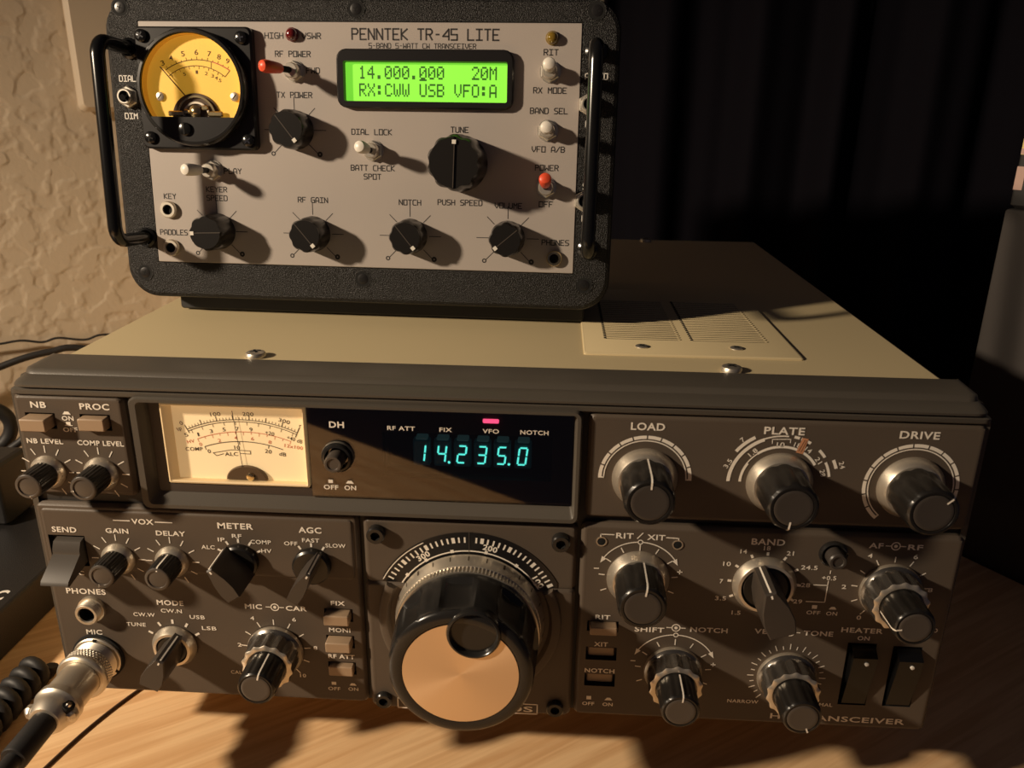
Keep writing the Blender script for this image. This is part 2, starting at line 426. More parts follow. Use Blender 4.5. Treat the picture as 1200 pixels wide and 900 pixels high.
# front moulding: body behind the panels, with the ribbed hood across the top
fb = MB()
fb.plate(-W+1.4, W-1.4, 14.5, 139.4, 3, 30, [(-117.8, 29.6, 103.6, 137.6)], M['chassis'])
fb.add([(-118, 29, 103), (30, 29, 103), (30, 29, 138), (-118, 29, 138)], [[0, 1, 2, 3]], M['hole'])
hood = [(0.1, 139.3, 165.8), (-0.4, 139.8, 166.3), (-0.5, 141.2, 166.5), (0.3, 141.7, 166.2), (0.4, 142.1, 165.6), (-0.9, 142.4, 165.6), (-1.0, 143.2, 165.6), (0.1, 143.9, 165.4), (5.8, 144.7, 165.4), (6.5, 144.7, 165.5), (7.4, 146.0, 165.8), (9.0, 146.5, 166.2), (29.5, 144.9, 168.6), (30, 143, 168.6)]
fm = MB()
rows = []
for y, z, hw in hood:
    row = []
    r = (3.0 if z < 142 else 5.5) if y < 5 else (5.0 if y < 10 else 3.0)
    for sgn in (-1, 1):
        arc = []
        for k in range(6):
            a = R(90*k/5)
            arc.append((sgn*(hw-r+r*math.sin(a)), y+(r-r*math.cos(a))*0.9, z-(1-math.cos(a))*(0.6 if z < 145.9 else (1.5 if y < 10 else 0))))
        row += arc[::-1] if sgn < 0 else arc
    rows.append(row)
fm.loft(rows, M['bezel'], False, False, closed=False)
# its end cheeks
for sgn in (-1, 1):
    cheek = [(sgn*166.6, 1.5, 14.5), (sgn*166.6, 1.5, 139.5), (sgn*166.8, 6, 141), (sgn*167, 9, 143.6), (sgn*168.2, 30, 142.6), (sgn*167.2, 30, 14.5)]
    fm.add(cheek+[(x-sgn*2.2, y, z) for x, y, z in cheek], [[0, 1, 2, 3, 4, 5], [0, 6, 7, 1], [1, 7, 8, 2], [3, 2, 8, 9], [4, 3, 9, 10], [5, 4, 10, 11], [0, 5, 11, 6]], M['bezel'])
fb.build('front_chassis', rig)
fm.build('front_hood', rig, 'dark grey ribbed moulding over the front panels')
for sx in (-1, 1):
    for yy in (58, 300):
        ft = MB(); loops = []
        for q, zz in ((9, -16), (9.6, -15), (11, 14.5)):
            loops.append([(sx*130+q*math.cos(2*PI*k/24), yy+q*math.sin(2*PI*k/24), zz) for k in range(24)])
        ft.loft(loops, M['rubber'], True, True); ft.build('foot', rig, 'black rubber foot')

def bordered(mb, x0, x1, z0, z1, holes, y0=0.0, y1=5.0, m=None):
    m = m or PN
    b = 1.35
    mb.plate(x0+b, x1-b, z0+b, z1-b, y0, y1, holes, m, M['hole'])
    # rolled rim round the plate
    L = [rr(x0, x1, z0, z1, 2.4, y1), rr(x0, x1, z0, z1, 2.4, y0+1.5), rr(x0+.4, x1-.4, z0+.4, z1-.4, 2.1, y0+1.0), rr(x0+1.0, x1-1.0, z0+1.0, z1-1.0, 1.6, y0+.12), rr(x0+b, x1-b, z0+b, z1-b, 1.2, y0-.02), rr(x0+b+.8, x1-b-.8, z0+b+.8, z1-b-.8, .6, y0-.02)]
    mb.loft(L, m, False, False)

def pushmark(mb, x, z, up, m=INK):
    # little raised / pressed button symbols over OFF and ON
    if up: mb.quadz([(x-.8, z-.5), (x+.8, z-.5), (x+.8, z+.7), (x-.8, z+.7)], -.15, m); mb.quadz([(x-1.4, z-.5), (x+1.4, z-.5), (x+1.4, z-.8), (x-1.4, z-.8)], -.15, m)
    else: mb.quadz([(x-1.5, z-.6), (x+1.5, z-.6), (x+.7, z+.5), (x-.7, z+.5)], -.15, m)

def concentric(mb, x, z, m=INK, y=-.15):
    mb.arc(x, z, 0, 360, 1.25, 1.65, m, y, 20); mb.arc(x, z, 0, 360, 0, .65, m, y, 12)
    mb.line([(x-3.4, z), (x-1.6, z)], .35, m, y); mb.line([(x+1.6, z), (x+3.4, z)], .35, m, y)

# ---- upper left: NB / PROC
A = MB()
bordered(A, -165.8, -126.2, 100.9, 139.4, [(-162.0, -151.2, 126.7, 132.7), (-142.3, -131.4, 126.7, 132.7)])
A.text('NB', -156.5, 135.8, 5.6, 2.3, INK); A.text('PROC', -136.4, 135.7, 10.6, 2.3, INK)
A.text('ON', -146.7, 131.0, 4.2, 1.7, INK); A.text('OFF', -146.5, 126.7, 5.2, 1.7, INK)
pushmark(A, -146.8, 133.0, False); pushmark(A, -146.8, 128.9, True)
A.text('NB LEVEL', -156.6, 122.0, 13.2, 1.9, INK); A.text('COMP LEVEL', -136.4, 121.9, 16.8, 1.9, INK)
for cx in (-157.3, -137.8):
    for a in range(-150, 151, 30): A.tick(cx, 110, a, 7.5, 10.2, .38, INK)
A.build('noise_blanker_panel', rig)

def push_button(x0, x1, z0, z1, out, label=None):
    b = MB(); b.box(x0, x1, -out, 6, z0, z1, M['button'], .35)
    return b.build('push_button', rig, label)
push_button(-161.4, -152.2, 127.4, 131.9, 5.0, 'tan rectangular noise blanker push button')
push_button(-141.8, -132.4, 127.4, 131.9, 3.0, 'tan rectangular processor push button')

# ---- knob builders
def fl(n, dep, lo=0, hi=99, sharp=1.0):
    def f(a, i):
        if i < lo or i > hi: return 1
        return 1-dep*(0.5-0.5*math.cos(n*a))**sharp
    return f
def pointer_strip(parent, cx, cz, ang, pts, wid=.55, name='pointer_line', m=None):
    # white line along a knob: pts are (radius, y)
    p = MB(); sa, ca = math.sin(R(ang)), math.cos(R(ang)); vs = []
    for r, y in pts:
        vs += [(cx+sa*r-ca*wid/2, y, cz+ca*r+sa*wid/2), (cx+sa*r+ca*wid/2, y, cz+ca*r-sa*wid/2)]
    p.add(vs, [[2*i, 2*i+1, 2*i+3, 2*i+2] for i in range(len(pts)-1)], m or M['ink'])
    return p.build(name, parent, 'cream white pointer line')

def small_knob(cx, cz, ang, label):
    k = MB()
    prof = [(4.7, 0), (4.7, -2.6), (4.9, -3), (4.85, -11.2), (4.6, -11.9), (3.7, -12.1)]
    k.lathe(cx, cz, prof, M['knob'], 96, wob=fl(24, .07, 2, 3))
    body = k.build('control_knob', rig, label)
    s = MB(); s.lathe(cx, cz, [(6.3, .2), (6.3, -.9), (5.0, -2.6), (4.6, -2.65)], M['silver'], 40, cap1=False); s.build('knob_skirt', body, 'silver skirt ring')
    c = MB(); c.lathe(cx, cz, [(4.55, -11.6), (4.5, -12.3), (4.2, -12.5), (3.5, -12.5), (3.3, -12.1), (2.8, -12.2)], M['capface'], 32); c.build('knob_cap', body, 'brown-grey dished cap')
    pointer_strip(body, cx, cz, ang, [(4.98, -3.4), (4.95, -11.3), (4.65, -12.2), (3.4, -12.62)], .5)
    return body
def big_knob(cx, cz, ang, label):
    k = MB()
    k.lathe(cx, cz, [(8.6, 0), (8.8, -3.2), (8.5, -16.6), (8.1, -17.9), (7.4, -18.5), (6.6, -18.5), (6.4, -18.1)], M['knob'], 96, wob=fl(10, .055, 1, 2, 2.0))
    body = k.build('control_knob', rig, label)
    s = MB(); s.lathe(cx, cz, [(11.2, .2), (11.2, -.7), (9.2, -3.6), (8.2, -3.7)], M['silver'], 64, cap1=False); s.build('knob_skirt', body, 'broad silver skirt ring')
    c = MB(); c.lathe(cx, cz, [(6.3, -17.9), (6.25, -18.4), (6.0, -18.5), (5.0, -18.45)], M['knobface'], 40); c.build('knob_cap', body)
    pointer_strip(body, cx, cz, ang, [(8.95, -3.8), (8.72, -16.5), (8.3, -17.9), (7.4, -18.65), (4.9, -18.65)], .6)
    return body
def dual_knob(cx, cz, ang, label):
    o = MB()
    o.lathe(cx, cz, [(10.3, .2), (10.6, -.4), (10.6, -1.6), (9.9, -2.2), (9.6, -2.6), (9.8, -3.4), (9.9, -8.8), (9.7, -9.8), (9.0, -10.3), (7.4, -10.3)], M['smoke'], 112, wob=fl(14, .085, 5, 8, .7))
    outer = o.build('outer_knob', rig, 'fluted smoky metal outer ring of '+label)
    e = MB(); e.lathe(cx, cz, [(9.5, -9.7), (9.75, -10.0), (9.1, -10.45), (7.6, -10.5)], M['silver'], 112, cap1=False, wob=fl(14, .07, 0, 2, .7)); e.build('knob_rim', outer, 'scalloped bright rim')
    b = MB(); b.lathe(cx, cz, [(10.75, .1), (10.9, -.5), (10.6, -1.5)], M['silver'], 56, cap1=False); b.build('knob_skirt', outer, 'silver base ring')
    k = MB()
    k.lathe(cx, cz, [(7.2, -10), (7.2, -11.5), (7.0, -20.2), (6.7, -21.5), (6.2, -22), (5.7, -22), (5.5, -21.5)], M['knob'], 96, wob=fl(12, .06, 1, 2, 1.5))
    body = k.build('control_knob', rig, 'black fluted inner knob of '+label)
    c = MB(); c.lathe(cx, cz, [(5.4, -21.4), (5.35, -21.9), (5.1, -22.05), (4.2, -22)], M['capface'], 40); c.build('knob_cap', body)
    pointer_strip(body, cx, cz, ang, [(7.35, -11.2), (7.12, -20.3), (6.8, -21.5), (6.3, -22.15), (4.3, -22.2)], .55)
    return body
def lever_knob(cx, cz, ang, L, wd, h, label, skirt=None, base_r=7.0, back=.85):
    k = MB(); ca, sa = math.cos(R(ang)), math.sin(R(ang))
    k.lathe(cx, cz, [(base_r, 0), (base_r, -2.4), (base_r-.7, -3)], M['knob'], 48)
    def tr(u, v): return (cx+v*sa+u*ca, cz+v*ca-u*sa)
    def outline(s, lift): return [tr(*q) for q in ((-wd*.17*s, L*s), (wd*.17*s, L*s), (wd*.42*s, L*.25*s), (wd*.5*s, -L*.35*s), (wd*.42*s, -L*back*s), (-wd*.42*s, -L*back*s), (-wd*.5*s, -L*.35*s), (-wd*.42*s, L*.25*s))]
    k.loft([[(x, -2.2, z) for x, z in outline(1.0, 0)], [(x, -h+.5, z) for x, z in outline(.97, 0)], [(x, -h, z) for x, z in outline(.91, 0)]], M['lever'], True, True)
    body = k.build('lever_knob', rig, label, sharp=22)
    if skirt:
        s = MB(); s.lathe(cx, cz, [(skirt, .2), (skirt, -.9), (skirt-1.5, -3.2), (skirt-2.5, -3.3)], M['silver'], 56, cap1=False); s.build('knob_skirt', body, 'silver skirt ring')
    pointer_strip(body, cx, cz, ang, [(L+.12, -3.5), (L*.975+.12, -h+.8), (L*.86, -h-.1), (L*.74, -h-.12)], .6)
    return body

small_knob(-157.3, 110, 175, 'black knurled noise blanker level knob with a silver skirt')
small_knob(-137.8, 110, -105, 'black knurled compression level knob with a silver skirt')

# ---- display escutcheon
E_ = MB()
def ring(mb, loops, m): mb.loft([rr(*l) for l in loops], m, False, False)
ring(E_, [(-123.6, 32.6, 97.6, 140.0, 2.5, 6), (-123.6, 32.6, 97.6, 140.0, 2.5, -1.2), (-123.0, 32.0, 98.2, 139.6, 2.4, -2.2), (-120.8, 30.9, 99.6, 138.6, 1.6, -2.2), (-118.2, 29.9, 103.2, 137.9, 1.0, 1.4), (-118.0, 29.8, 103.4, 137.8, .8, 6)], M['bezel'])
E_.build('display_escutcheon', rig, 'dark moulded frame round the meter and the digital display')
ip = MB()
ip.plate(-118.4, 30.2, 103, 138.2, 1.6, 5, [(-114.4, -62.4, 106.4, 138.0), (-36.2, 22.6, 112.2, 129.0)], M['inner'], M['hole'])
inner = ip.build('display_surround', rig, 'dark brown lettered surround behind the window')
# recessed tray and the tube
dt = MB()
dt.add([(-37.5, 12, 111), (24, 12, 111), (24, 12, 130.5), (-37.5, 12, 130.5)], [[0, 1, 2, 3]], M['hole'])
dt.loft([rr(-36.4, 22.8, 112, 129.2, .5, 2), rr(-36.4, 22.8, 112, 129.2, .5, 12)], M['chassis'], False, False)
tray = dt.build('display_tray', rig)
SEG = {'a': ((0, 2), (1, 2)), 'b': ((1, 2), (1, 1)), 'c': ((1, 1), (1, 0)), 'd': ((0, 0), (1, 0)), 'e': ((0, 1), (0, 0)), 'f': ((0, 2), (0, 1)), 'g': ((0, 1), (1, 1))}
DIG = {'1': 'bc', '4': 'fgbc', '2': 'abged', '3': 'abgcd', '5': 'afgcd', '0': 'abcdef'}
for ch, cx, dp in (('1', -23.6, 0), ('4', -16.2, 1), ('2', -9.1, 0), ('3', -2.0, 0), ('5', 5.0, 1), ('0', 12.3, 0)):
    tb = MB(); tb.box(cx-2.9, cx+3.1, 6.0, 9.5, 114.6, 124.6, M['tube'], .5)
    tb.box(cx-1.8, cx+2.4, 5.6, 9, 124.6, 125.9, M['getter'], .4)
    tube = tb.build('display_tube', tray)
    g = MB(); hw, hh, z0 = 1.38, 3.2, 116.5
    for s in DIG[ch]:
        (a0, b0), (a1, b1) = SEG[s]
        def pt(a, b): return (cx-hw+a*2*hw+(b-1)*.38, z0+b*hh)
        (xa, za), (xb, zb) = pt(a0, b0), pt(a1, b1)
        k = .13; dx, dz = xb-xa, zb-za
        g.line([(xa+dx*k, za+dz*k), (xb-dx*k, zb-dz*k)], .62, M['cyan'], 5.5)
    if dp: g.arc(cx+2.55, z0, 0, 360, 0, .5, M['cyan'], 5.5, 10)
    g.build('lit_digit', tube, 'glowing cyan digit '+ch)
ld = MB(); ld.box(-1.3, 4.2, 1.0, 2.2, 133.6, 135.1, M['led'], .3)
ld.build('indicator_lamp', rig, 'lit magenta VFO indicator lamp')
# meter
mt = MB()
mt.loft([rr(-113.9, -62.8, 106.9, 137.5, .6, 10), rr(-113.9, -62.8, 106.9, 137.5, .6, 1.0), rr(-113.3, -63.4, 107.5, 137.0, .6, .6), rr(-112.6, -63.7, 108.0, 136.6, .4, 1.0), rr(-111.2, -64.6, 107.6, 135.6, .3, 4.2)], M['facebox'], True, False)
meter = mt.build('panel_meter', rig, 'cream backlit panel meter')
fc = MB()
FY, FI = 4.0, 3.9
fc.add([(-111.9, FY, 107.0), (-64.2, FY, 107.0), (-64.2, FY, 136.0), (-111.9, FY, 136.0)], [[0, 1, 2, 3]], M['facebeige'])
mi_, mr_ = M['meterink'], M['meterred']
def arc3(pL, pM, pR, n=30):
    (x1, y1), (x2, y2), (x3, y3) = pL, pM, pR
    dd = 2*(x1*(y2-y3)+x2*(y3-y1)+x3*(y1-y2))
    ux = ((x1**2+y1**2)*(y2-y3)+(x2**2+y2**2)*(y3-y1)+(x3**2+y3**2)*(y1-y2))/dd
    uy = ((x1**2+y1**2)*(x3-x2)+(x2**2+y2**2)*(x1-x3)+(x3**2+y3**2)*(x2-x1))/dd
    r = math.hypot(x1-ux, y1-uy); a0 = math.degrees(math.atan2(x1-ux, y1-uy)); a1 = math.degrees(math.atan2(x3-ux, y3-uy))
    return ux, uy, r, a0, a1
ux, uy, r, a0, a1 = arc3((-106.1, 125.9), (-87.3, 130.1), (-67.2, 125.9))
for rr_ in (r, r+.75): fc.arc(ux, uy, a0, a1, rr_-.13, rr_+.13, mi_, FI, 30)
for i in range(36):
    a = a0+(a1-a0)*i/35; big = i % 5 == 0
    fc.tick(ux, uy, a, r+.8, r+(2.5 if big else 1.7), .3 if big else .17, mi_, FI)
for i in range(10): fc.tick(ux, uy, a0+(a1-a0)*(.03+i*.104), r-1.3, r, .18, mi_, FI)
fc.tick(ux, uy, a1, r-1.2, r+2.9, .3, mi_, FI); fc.tick(ux, uy, a0, r-.8, r+2.6, .3, mi_, FI)
for t, x, z, wd, rt in (('100', -95.6, 132.7, 3.7, 6), ('200', -83.9, 133.1, 3.9, 0), ('300', -71.2, 130.9, 4.0, -15), ('0', -108.3, 128.9, 1.1, 30), ('Ip', -109.3, 126.8, 1.6, 30), ('S', -107.0, 124.5, 1.2, 20), ('3', -97.8, 126.2, 1.1, 8), ('5', -93.1, 127.0, 1.1, 5), ('7', -88.3, 127.4, 1.1, 0), ('9', -83.4, 127.3, 1.1, 0), ('+20', -76.8, 126.1, 3.2, -12), ('+40 dB', -68.0, 124.0, 5.6, -18), ('1', -102.6, 124.8, .6, 12), ('r', -65.6, 129.4, .8, 0)):
    fc.text(t, x, z, wd, 1.5, mi_, FI, .004, rt)
hx, hy, hr, h0, h1 = arc3((-103.1, 123.0), (-88.6, 126.2), (-69.5, 123.2))
fc.arc(hx, hy, h0, h1, hr-.13, hr+.13, mr_, FI, 24)
for i in range(13): fc.tick(hx, hy, h0+(h1-h0)*i/12, hr-(1.3 if i % 2 == 0 else .9), hr, .18, mr_, FI)
for t, x, z, wd, rt in (('HV', -105.7, 122.0, 2.7, 12), ('0', -102.2, 121.0, 1.0, 10), ('2', -95.2, 122.7, 1.1, 5), ('4', -89.2, 123.9, 1.0, 0), ('6', -83.2, 123.8, 1.0, 0), ('8', -77.0, 122.7, 1.1, -10), ('12x100', -68.6, 121.2, 6.6, -8)): fc.text(t, x, z, wd, 1.35, mr_, FI, .004, rt)
kx, ky, kr, k0, k1 = arc3((-100.8, 120.1), (-88.4, 122.5), (-72.5, 119.9))
fc.arc(kx, ky, k0, k1, kr-.15, kr+.15, mi_, FI, 24)
for q in (0, .45, .82): fc.tick(kx, ky, k0+(k1-k0)*q, kr-1.3, kr, .25, mi_, FI)
for t, x, z, wd, rt in (('COMP', -104.8, 119.1, 6.2, 2), ('0', -99.4, 118.4, 1.1, 10), ('10', -89.1, 120.2, 2.0, 0), ('20', -77.9, 119.1, 2.4, -8), ('dB', -72.8, 118.2, 2.5, -8), ('ALC', -91.4, 117.6, 4.8, 2)): fc.text(t, x, z, wd, 1.5, mi_, FI, .006, rt)
fc.line([(-94.2, 117.6), (-96.8, 116.7), (-98.0, 117.8), (-91.2, 119.2), (-84.4, 119.0), (-84.4, 117.8), (-88.2, 117.9)], .24, mi_, FI)
fc.build('meter_scale', meter)
hb = MB()
hb.prism([(-86.3+7.5*math.cos(R(a)), 108.0+5.4*math.sin(R(a))) for a in range(0, 181, 12)], 2.6, 4.0, M['meterbrown'], .6)
hb.lathe(-84.6, 109.6, [(1.5, 2.8), (1.4, 2.0), (.7, 1.8)], M['brass'], 16)
hb.build('meter_hub', meter, 'brown semicircular hub at the foot of the meter')
nd = MB(); nd.line([(-89.2, 134.4), (-87.5, 113.4)], .26, mi_, 3.2); nd.box(-87.9, -87.1, 2.9, 3.3, 111.5, 113.6, mi_, .1); nd.build('meter_needle', meter, 'thin dark needle')
# the smoked window runs right of the meter
wg = MB(); wg.add([(-62.2, .7, 103.6), (29.7, .7, 103.6), (29.7, .7, 137.7), (-62.2, .7, 137.7), (-62.2, 1.3, 103.6), (29.7, 1.3, 103.6), (29.7, 1.3, 137.7), (-62.2, 1.3, 137.7)], [[0, 1, 2, 3], [5, 4, 7, 6], [0, 4, 5, 1], [3, 2, 6, 7], [0, 3, 7, 4], [1, 5, 6, 2]], M['smokeglass'])
for t, x, wd in (('RF ATT', -29.4, 9.6), ('FIX', -14.0, 4.3), ('VFO', 1.5, 5.6), ('NOTCH', 16.4, 9.6)): wg.text(t, x, 131.0, wd, 1.6, INK, 0.6, .006)
wg.text('DH', -51.8, 131.6, 5.2, 2.3, INK, 0.6); wg.text('OFF', -55.2, 107.6, 5.2, 1.8, INK, 0.6); wg.text('ON', -48.3, 107.6, 4.2, 1.8, INK, 0.6)
wg.quadz([(-56.0, 109.2), (-54.4, 109.2), (-54.4, 110.5), (-56.0, 110.5)], 0.6, INK); wg.quadz([(-49.8, 109.2), (-46.9, 109.2), (-47.7, 110.3), (-49.0, 110.3)], 0.6, INK)
wg.build('display_window', rig, 'smoked glossy window over the display')
dh = MB(); dh.lathe(-52, 119.6, [(3.2, 2), (3.2, -5.8), (2.8, -6.4), (2.1, -6.4), (1.9, -6.0)], M['capface'], 32)
dhb = dh.build('round_button', rig, 'brown round display-hold button')
dr_ = MB(); dr_.lathe(-52, 119.6, [(5.6, 1.5), (5.6, -.6), (5.0, -1.6), (4.2, -1.8), (3.9, -.8)], M['gloss'], 40, cap1=False)
dr_.lathe(-52, 119.6, [(5.7, 1.4), (5.75, 0), (5.55, -.5)], M['nickel'], 40, cap1=False); dr_.build('button_collar', dhb, 'shiny dark collar')

# ---- upper right: LOAD / PLATE / DRIVE
B = MB(); bordered(B, 34.8, 165.6, 99.6, 139.0, [])
for t, x, wd in (('LOAD', 54.5, 11.4), ('PLATE', 99.7, 13.4), ('DRIVE', 143.8, 13.0)): B.text(t, x, 134.9, wd, 2.7, INK)
def dashring(cx, cz, a0, a1, n):
    B.arc(cx, cz, a0, a1, 13.85, 14.25, INK); st = (a1-a0)/n
    for i in range(n): B.arc(cx, cz, a0+i*st+.9, a0+(i+1)*st-.9, 14.75, 15.95, INK)
    for a in (a0, a1): B.tick(cx, cz, a, 13.85, 15.95, .5, INK)
dashring(54.6, 115.6, -90, 90, 10); dashring(143.9, 115.7, -140, 110, 13)
cx, cz = 99.9, 115.7
for a_0, a_1, r0, r1 in ((-90, -22, 16.4, 17.6), (-22, 5, 17.0, 17.5), (-54, -30, 18.4, 19.6), (-90, -58, 12.6, 13.5), (-58, -38, 13.1, 13.5), (-38, 13, 12.9, 13.8), (13, 58, 12.9, 13.8), (11, 17, 16.9, 17.9), (19, 31, 16.9, 17.9), (44, 55, 16.9, 17.9), (61, 80, 16.4, 17.3), (62, 72, 18.9, 20.0)):
    B.arc(cx, cz, a_0, a_1, r0, r1, INK)
for t, x, z, wd, rot in (('3.5', 82.2, 122.3, 3.4, 62), ('7', 86.2, 131.2, 1.3, 45), ('1.8', 90.1, 126.7, 3.2, 45), ('10', 99.0, 129.9, 2.6, 0), ('18', 104.6, 129.9, 2.3, -14), ('14', 108.4, 128.2, 2.3, -32), ('21', 112.2, 124.5, 2.4, -52), ('28', 114.2, 119.9, 2.5, -74), ('24', 120.2, 123.1, 2.6, -70)):
    B.text(t, x, z, wd, 1.7, INK, -.15, .006, rot)
B.line([(96.2, 130.2), (96.1, 131.7), (102.1, 131.9), (102.1, 130.6)], .3, INK)
B.quadz([(104.3, 127.2), (105.9, 132.6), (107.9, 132.2), (106.7, 126.7)], -.22, M['orange'])
B.line([(105.2, 127.8), (106.8, 131.8)], .22, M['meterbrown'], -.25); B.line([(106.0, 127.4), (107.4, 131.6)], .2, M['meterbrown'], -.25)
B.build('plate_tuning_panel', rig, 'panel with LOAD, PLATE and DRIVE scales')
big_knob(54.6, 115.6, 1, 'black load knob pointing straight up'); big_knob(100.2, 115.6, 186, 'black plate tuning knob'); big_knob(143.9, 115.7, 45, 'black drive knob turned to the right')
pk = MB()
# ---- lower left
D = MB()
holes = [(-162.6, -148.6, 70.6, 84.2)]
bordered(D, -166.2, -46.2, 14, 97.0, holes+[(-61.0, -50.2, 51.4, 57.0), (-61.0, -50.2, 39.5, 45.1), (-61.0, -50.2, 27.3, 33.0)], .6)
bordered(D, -164.6, -47.6, 69.2, 95.6, holes, 0, .8)
D.text('SEND', -155.8, 86.7, 9.3, 2.2, INK); D.text('REC', -154.6, 68.0, 6.0, 1.8, INK, .45); D.text('VOX', -125.6, 91.2, 8.2, 2.2, INK)
D.line([(-136.5, 91.3), (-130.4, 91.3)], .4, INK); D.line([(-120.9, 91.2), (-114.6, 91.2)], .4, INK)
D.text('GAIN', -135.8, 87.0, 8.6, 2.0, INK); D.text('DELAY', -115.7, 86.8, 11.0, 2.0, INK)
LY = .45
D.text('PHONES', -152.3, 60.0, 15.4, 2.4, INK, LY); D.text('MIC', -152.0, 41.7, 6.3, 2.2, INK, LY)
D.text('MODE', -120.1, 56.5, 10.4, 2.2, INK, LY)
for t, x, z, wd in (('CW.N', -120.1, 52.9, 8.2), ('CW.W', -131.0, 50.7, 8.4), ('TUNE', -134.8, 46.1, 7.6), ('USB', -110.3, 50.6, 5.9), ('LSB', -106.2, 45.8, 5.7)): D.text(t, x, z, wd, 1.7, INK, LY, .008)
for a in (-60, -30, 0, 30, 60): D.tick(-120.3, 37.5, a, 9.6, 11.5, .9, INK, LY)
D.text('METER', -91.2, 90.9, 13.2, 2.4, INK); D.text('AGC', -63.8, 90.4, 8.4, 2.4, INK)
for t, x, z, wd in (('ALC', -102.3, 81.7, 5.0), ('IP', -97.0, 85.1, 2.6), ('RF', -91.1, 86.8, 3.6), ('COMP', -82.4, 84.7, 7.6), ('HV', -80.6, 81.1, 3.9), ('OFF', -71.3, 84.6, 4.9), ('FAST', -63.8, 86.2, 6.4), ('SLOW', -54.8, 84.4, 7.4)): D.text(t, x, z, wd, 1.65, INK, -.15, .008)
for a in (-60, -30, 0, 30, 60): D.tick(-90.8, 76.4, a, 7.6, 9.2, .75, INK)
for a in (-32, 0, 32): D.tick(-63.8, 76, a, 7.4, 9.0, .75, INK)
D.text('MIC', -88.0, 56.5, 6.6, 2.1, INK, LY); concentric(D, -79.8, 56.5, INK, LY); D.text('CAR', -71.6, 56.4, 8.0, 2.1, INK, LY)
for t, a, r in (('2', -84, 14.2), ('4', -30, 16.0), ('6', 30, 16.2), ('8', 84, 15.5), ('10', 140, 15.0)): D.text(t, -80.9+r*math.sin(R(a)), 37.4+r*math.cos(R(a)), 2.4 if t == '10' else 1.5, 1.7, INK, LY, .008)
for a in (-140, -112, -84, -56, -28, 0, 28, 56, 84, 112, 140): D.tick(-80.9, 37.4, a, 11.2, 13.6, .42, INK, LY)
D.text('CAL', -97.6, 26.0, 4.4, 1.6, INK, LY, .006)
for t, z, wd in (('FIX', 59.5, 5.4), ('MONI', 47.6, 8.2), ('RF ATT', 35.6, 10.2)): D.text(t, -55.6, z, wd, 1.9, INK, LY)
D.text('OFF', -59.3, 20.4, 4.8, 1.6, INK, LY, .008); D.text('ON', -51.8, 20.6, 3.9, 1.6, INK, LY, .008)
D.quadz([(-60.2, 22.2), (-58.4, 22.2), (-58.4, 23.6), (-60.2, 23.6)], LY, INK); D.quadz([(-53.2, 22.2), (-50.4, 22.2), (-51.2, 23.3), (-52.5, 23.3)], LY, INK)
for cx, cz in ((-136.9, 75.2), (-116.5, 75.0)):
    for a in range(-150, 151, 30): D.tick(cx, cz, a, 7.6, 10.2, .38, INK)
D.build('left_control_panel', rig)
# send lever
sl = MB()
sec = [(2, 83.4), (-1.8, 82.6), (-3.2, 80.0), (-3.4, 78.2), (-12.5, 72.4), (-13.2, 71.0), (-12.2, 70.4), (3, 73.5)]
sl.loft([[(x, y, z) for y, z in sec] for x in (-159.6, -149.4)], M['steel'], True, True)
sl.build('send_lever', rig, 'grey send and receive lever')
small_knob(-136.9, 75.2, -160, 'black knurled VOX gain knob with a silver skirt'); small_knob(-116.5, 75.0, 5, 'black knurled VOX delay knob with a silver skirt')
lever_knob(-90.8, 76.4, -34, 7.9, 6.4, 17, 'black lever knob of the meter switch')
lever_knob(-63.8, 76.0, 30, 7.4, 5.2, 16.5, 'dark lever knob of the AGC switch')
lever_knob(-120.3, 37.6, 26, 7.6, 8.8, 18, 'dark lever knob of the mode switch', 8.6, 6.2)
dual_knob(-80.9, 37.4, 14, 'the microphone and carrier control')
push_button(-60.4, -51.0, 52.0, 56.3, 3.4); push_button(-60.4, -51.0, 40.1, 44.4, 3.6); push_button(-60.4, -51.0, 27.9, 32.2, 1.6)
pj = MB(); pj.lathe(-150.8, 52.6, [(5.2, .6), (5.2, -1.0), (4.4, -1.1), (4.4, -4.0), (4.1, -4.4), (3.2, -4.4), (3.0, -3.8)], M['nickel'], 36, cap1=False)
for yy in (-1.8, -2.6, -3.4): pj.lathe(-150.8, 52.6, [(4.4, yy+.3), (4.6, yy), (4.4, yy-.3)], M['nickel'], 36, cap1=False)
pj.lathe(-150.8, 52.6, [(3.15, -4.2), (3.0, 3)], M['hole'], 24)
pj.build('headphone_jack', rig, 'threaded nickel headphone jack')
mj = MB(); mj.lathe(-151.8, 30.4, [(10.2, .7), (10.2, -.3), (9.8, -.6), (9.3, -.6)], M['hole'], 44, cap1=False)
mj.lathe(-151.8, 30.4, [(9.4, .5), (9.4, -1.2), (9.0, -1.6), (7.2, -1.6), (7.0, -1.0)], M['nickel'], 44)
for a in (4, 124, 244): mj.tick(-151.8, 30.4, a, 7.6, 9.5, 1.5, M['hole'], -1.66)
mj.build('microphone_socket', rig, 'round notched nickel microphone socket')

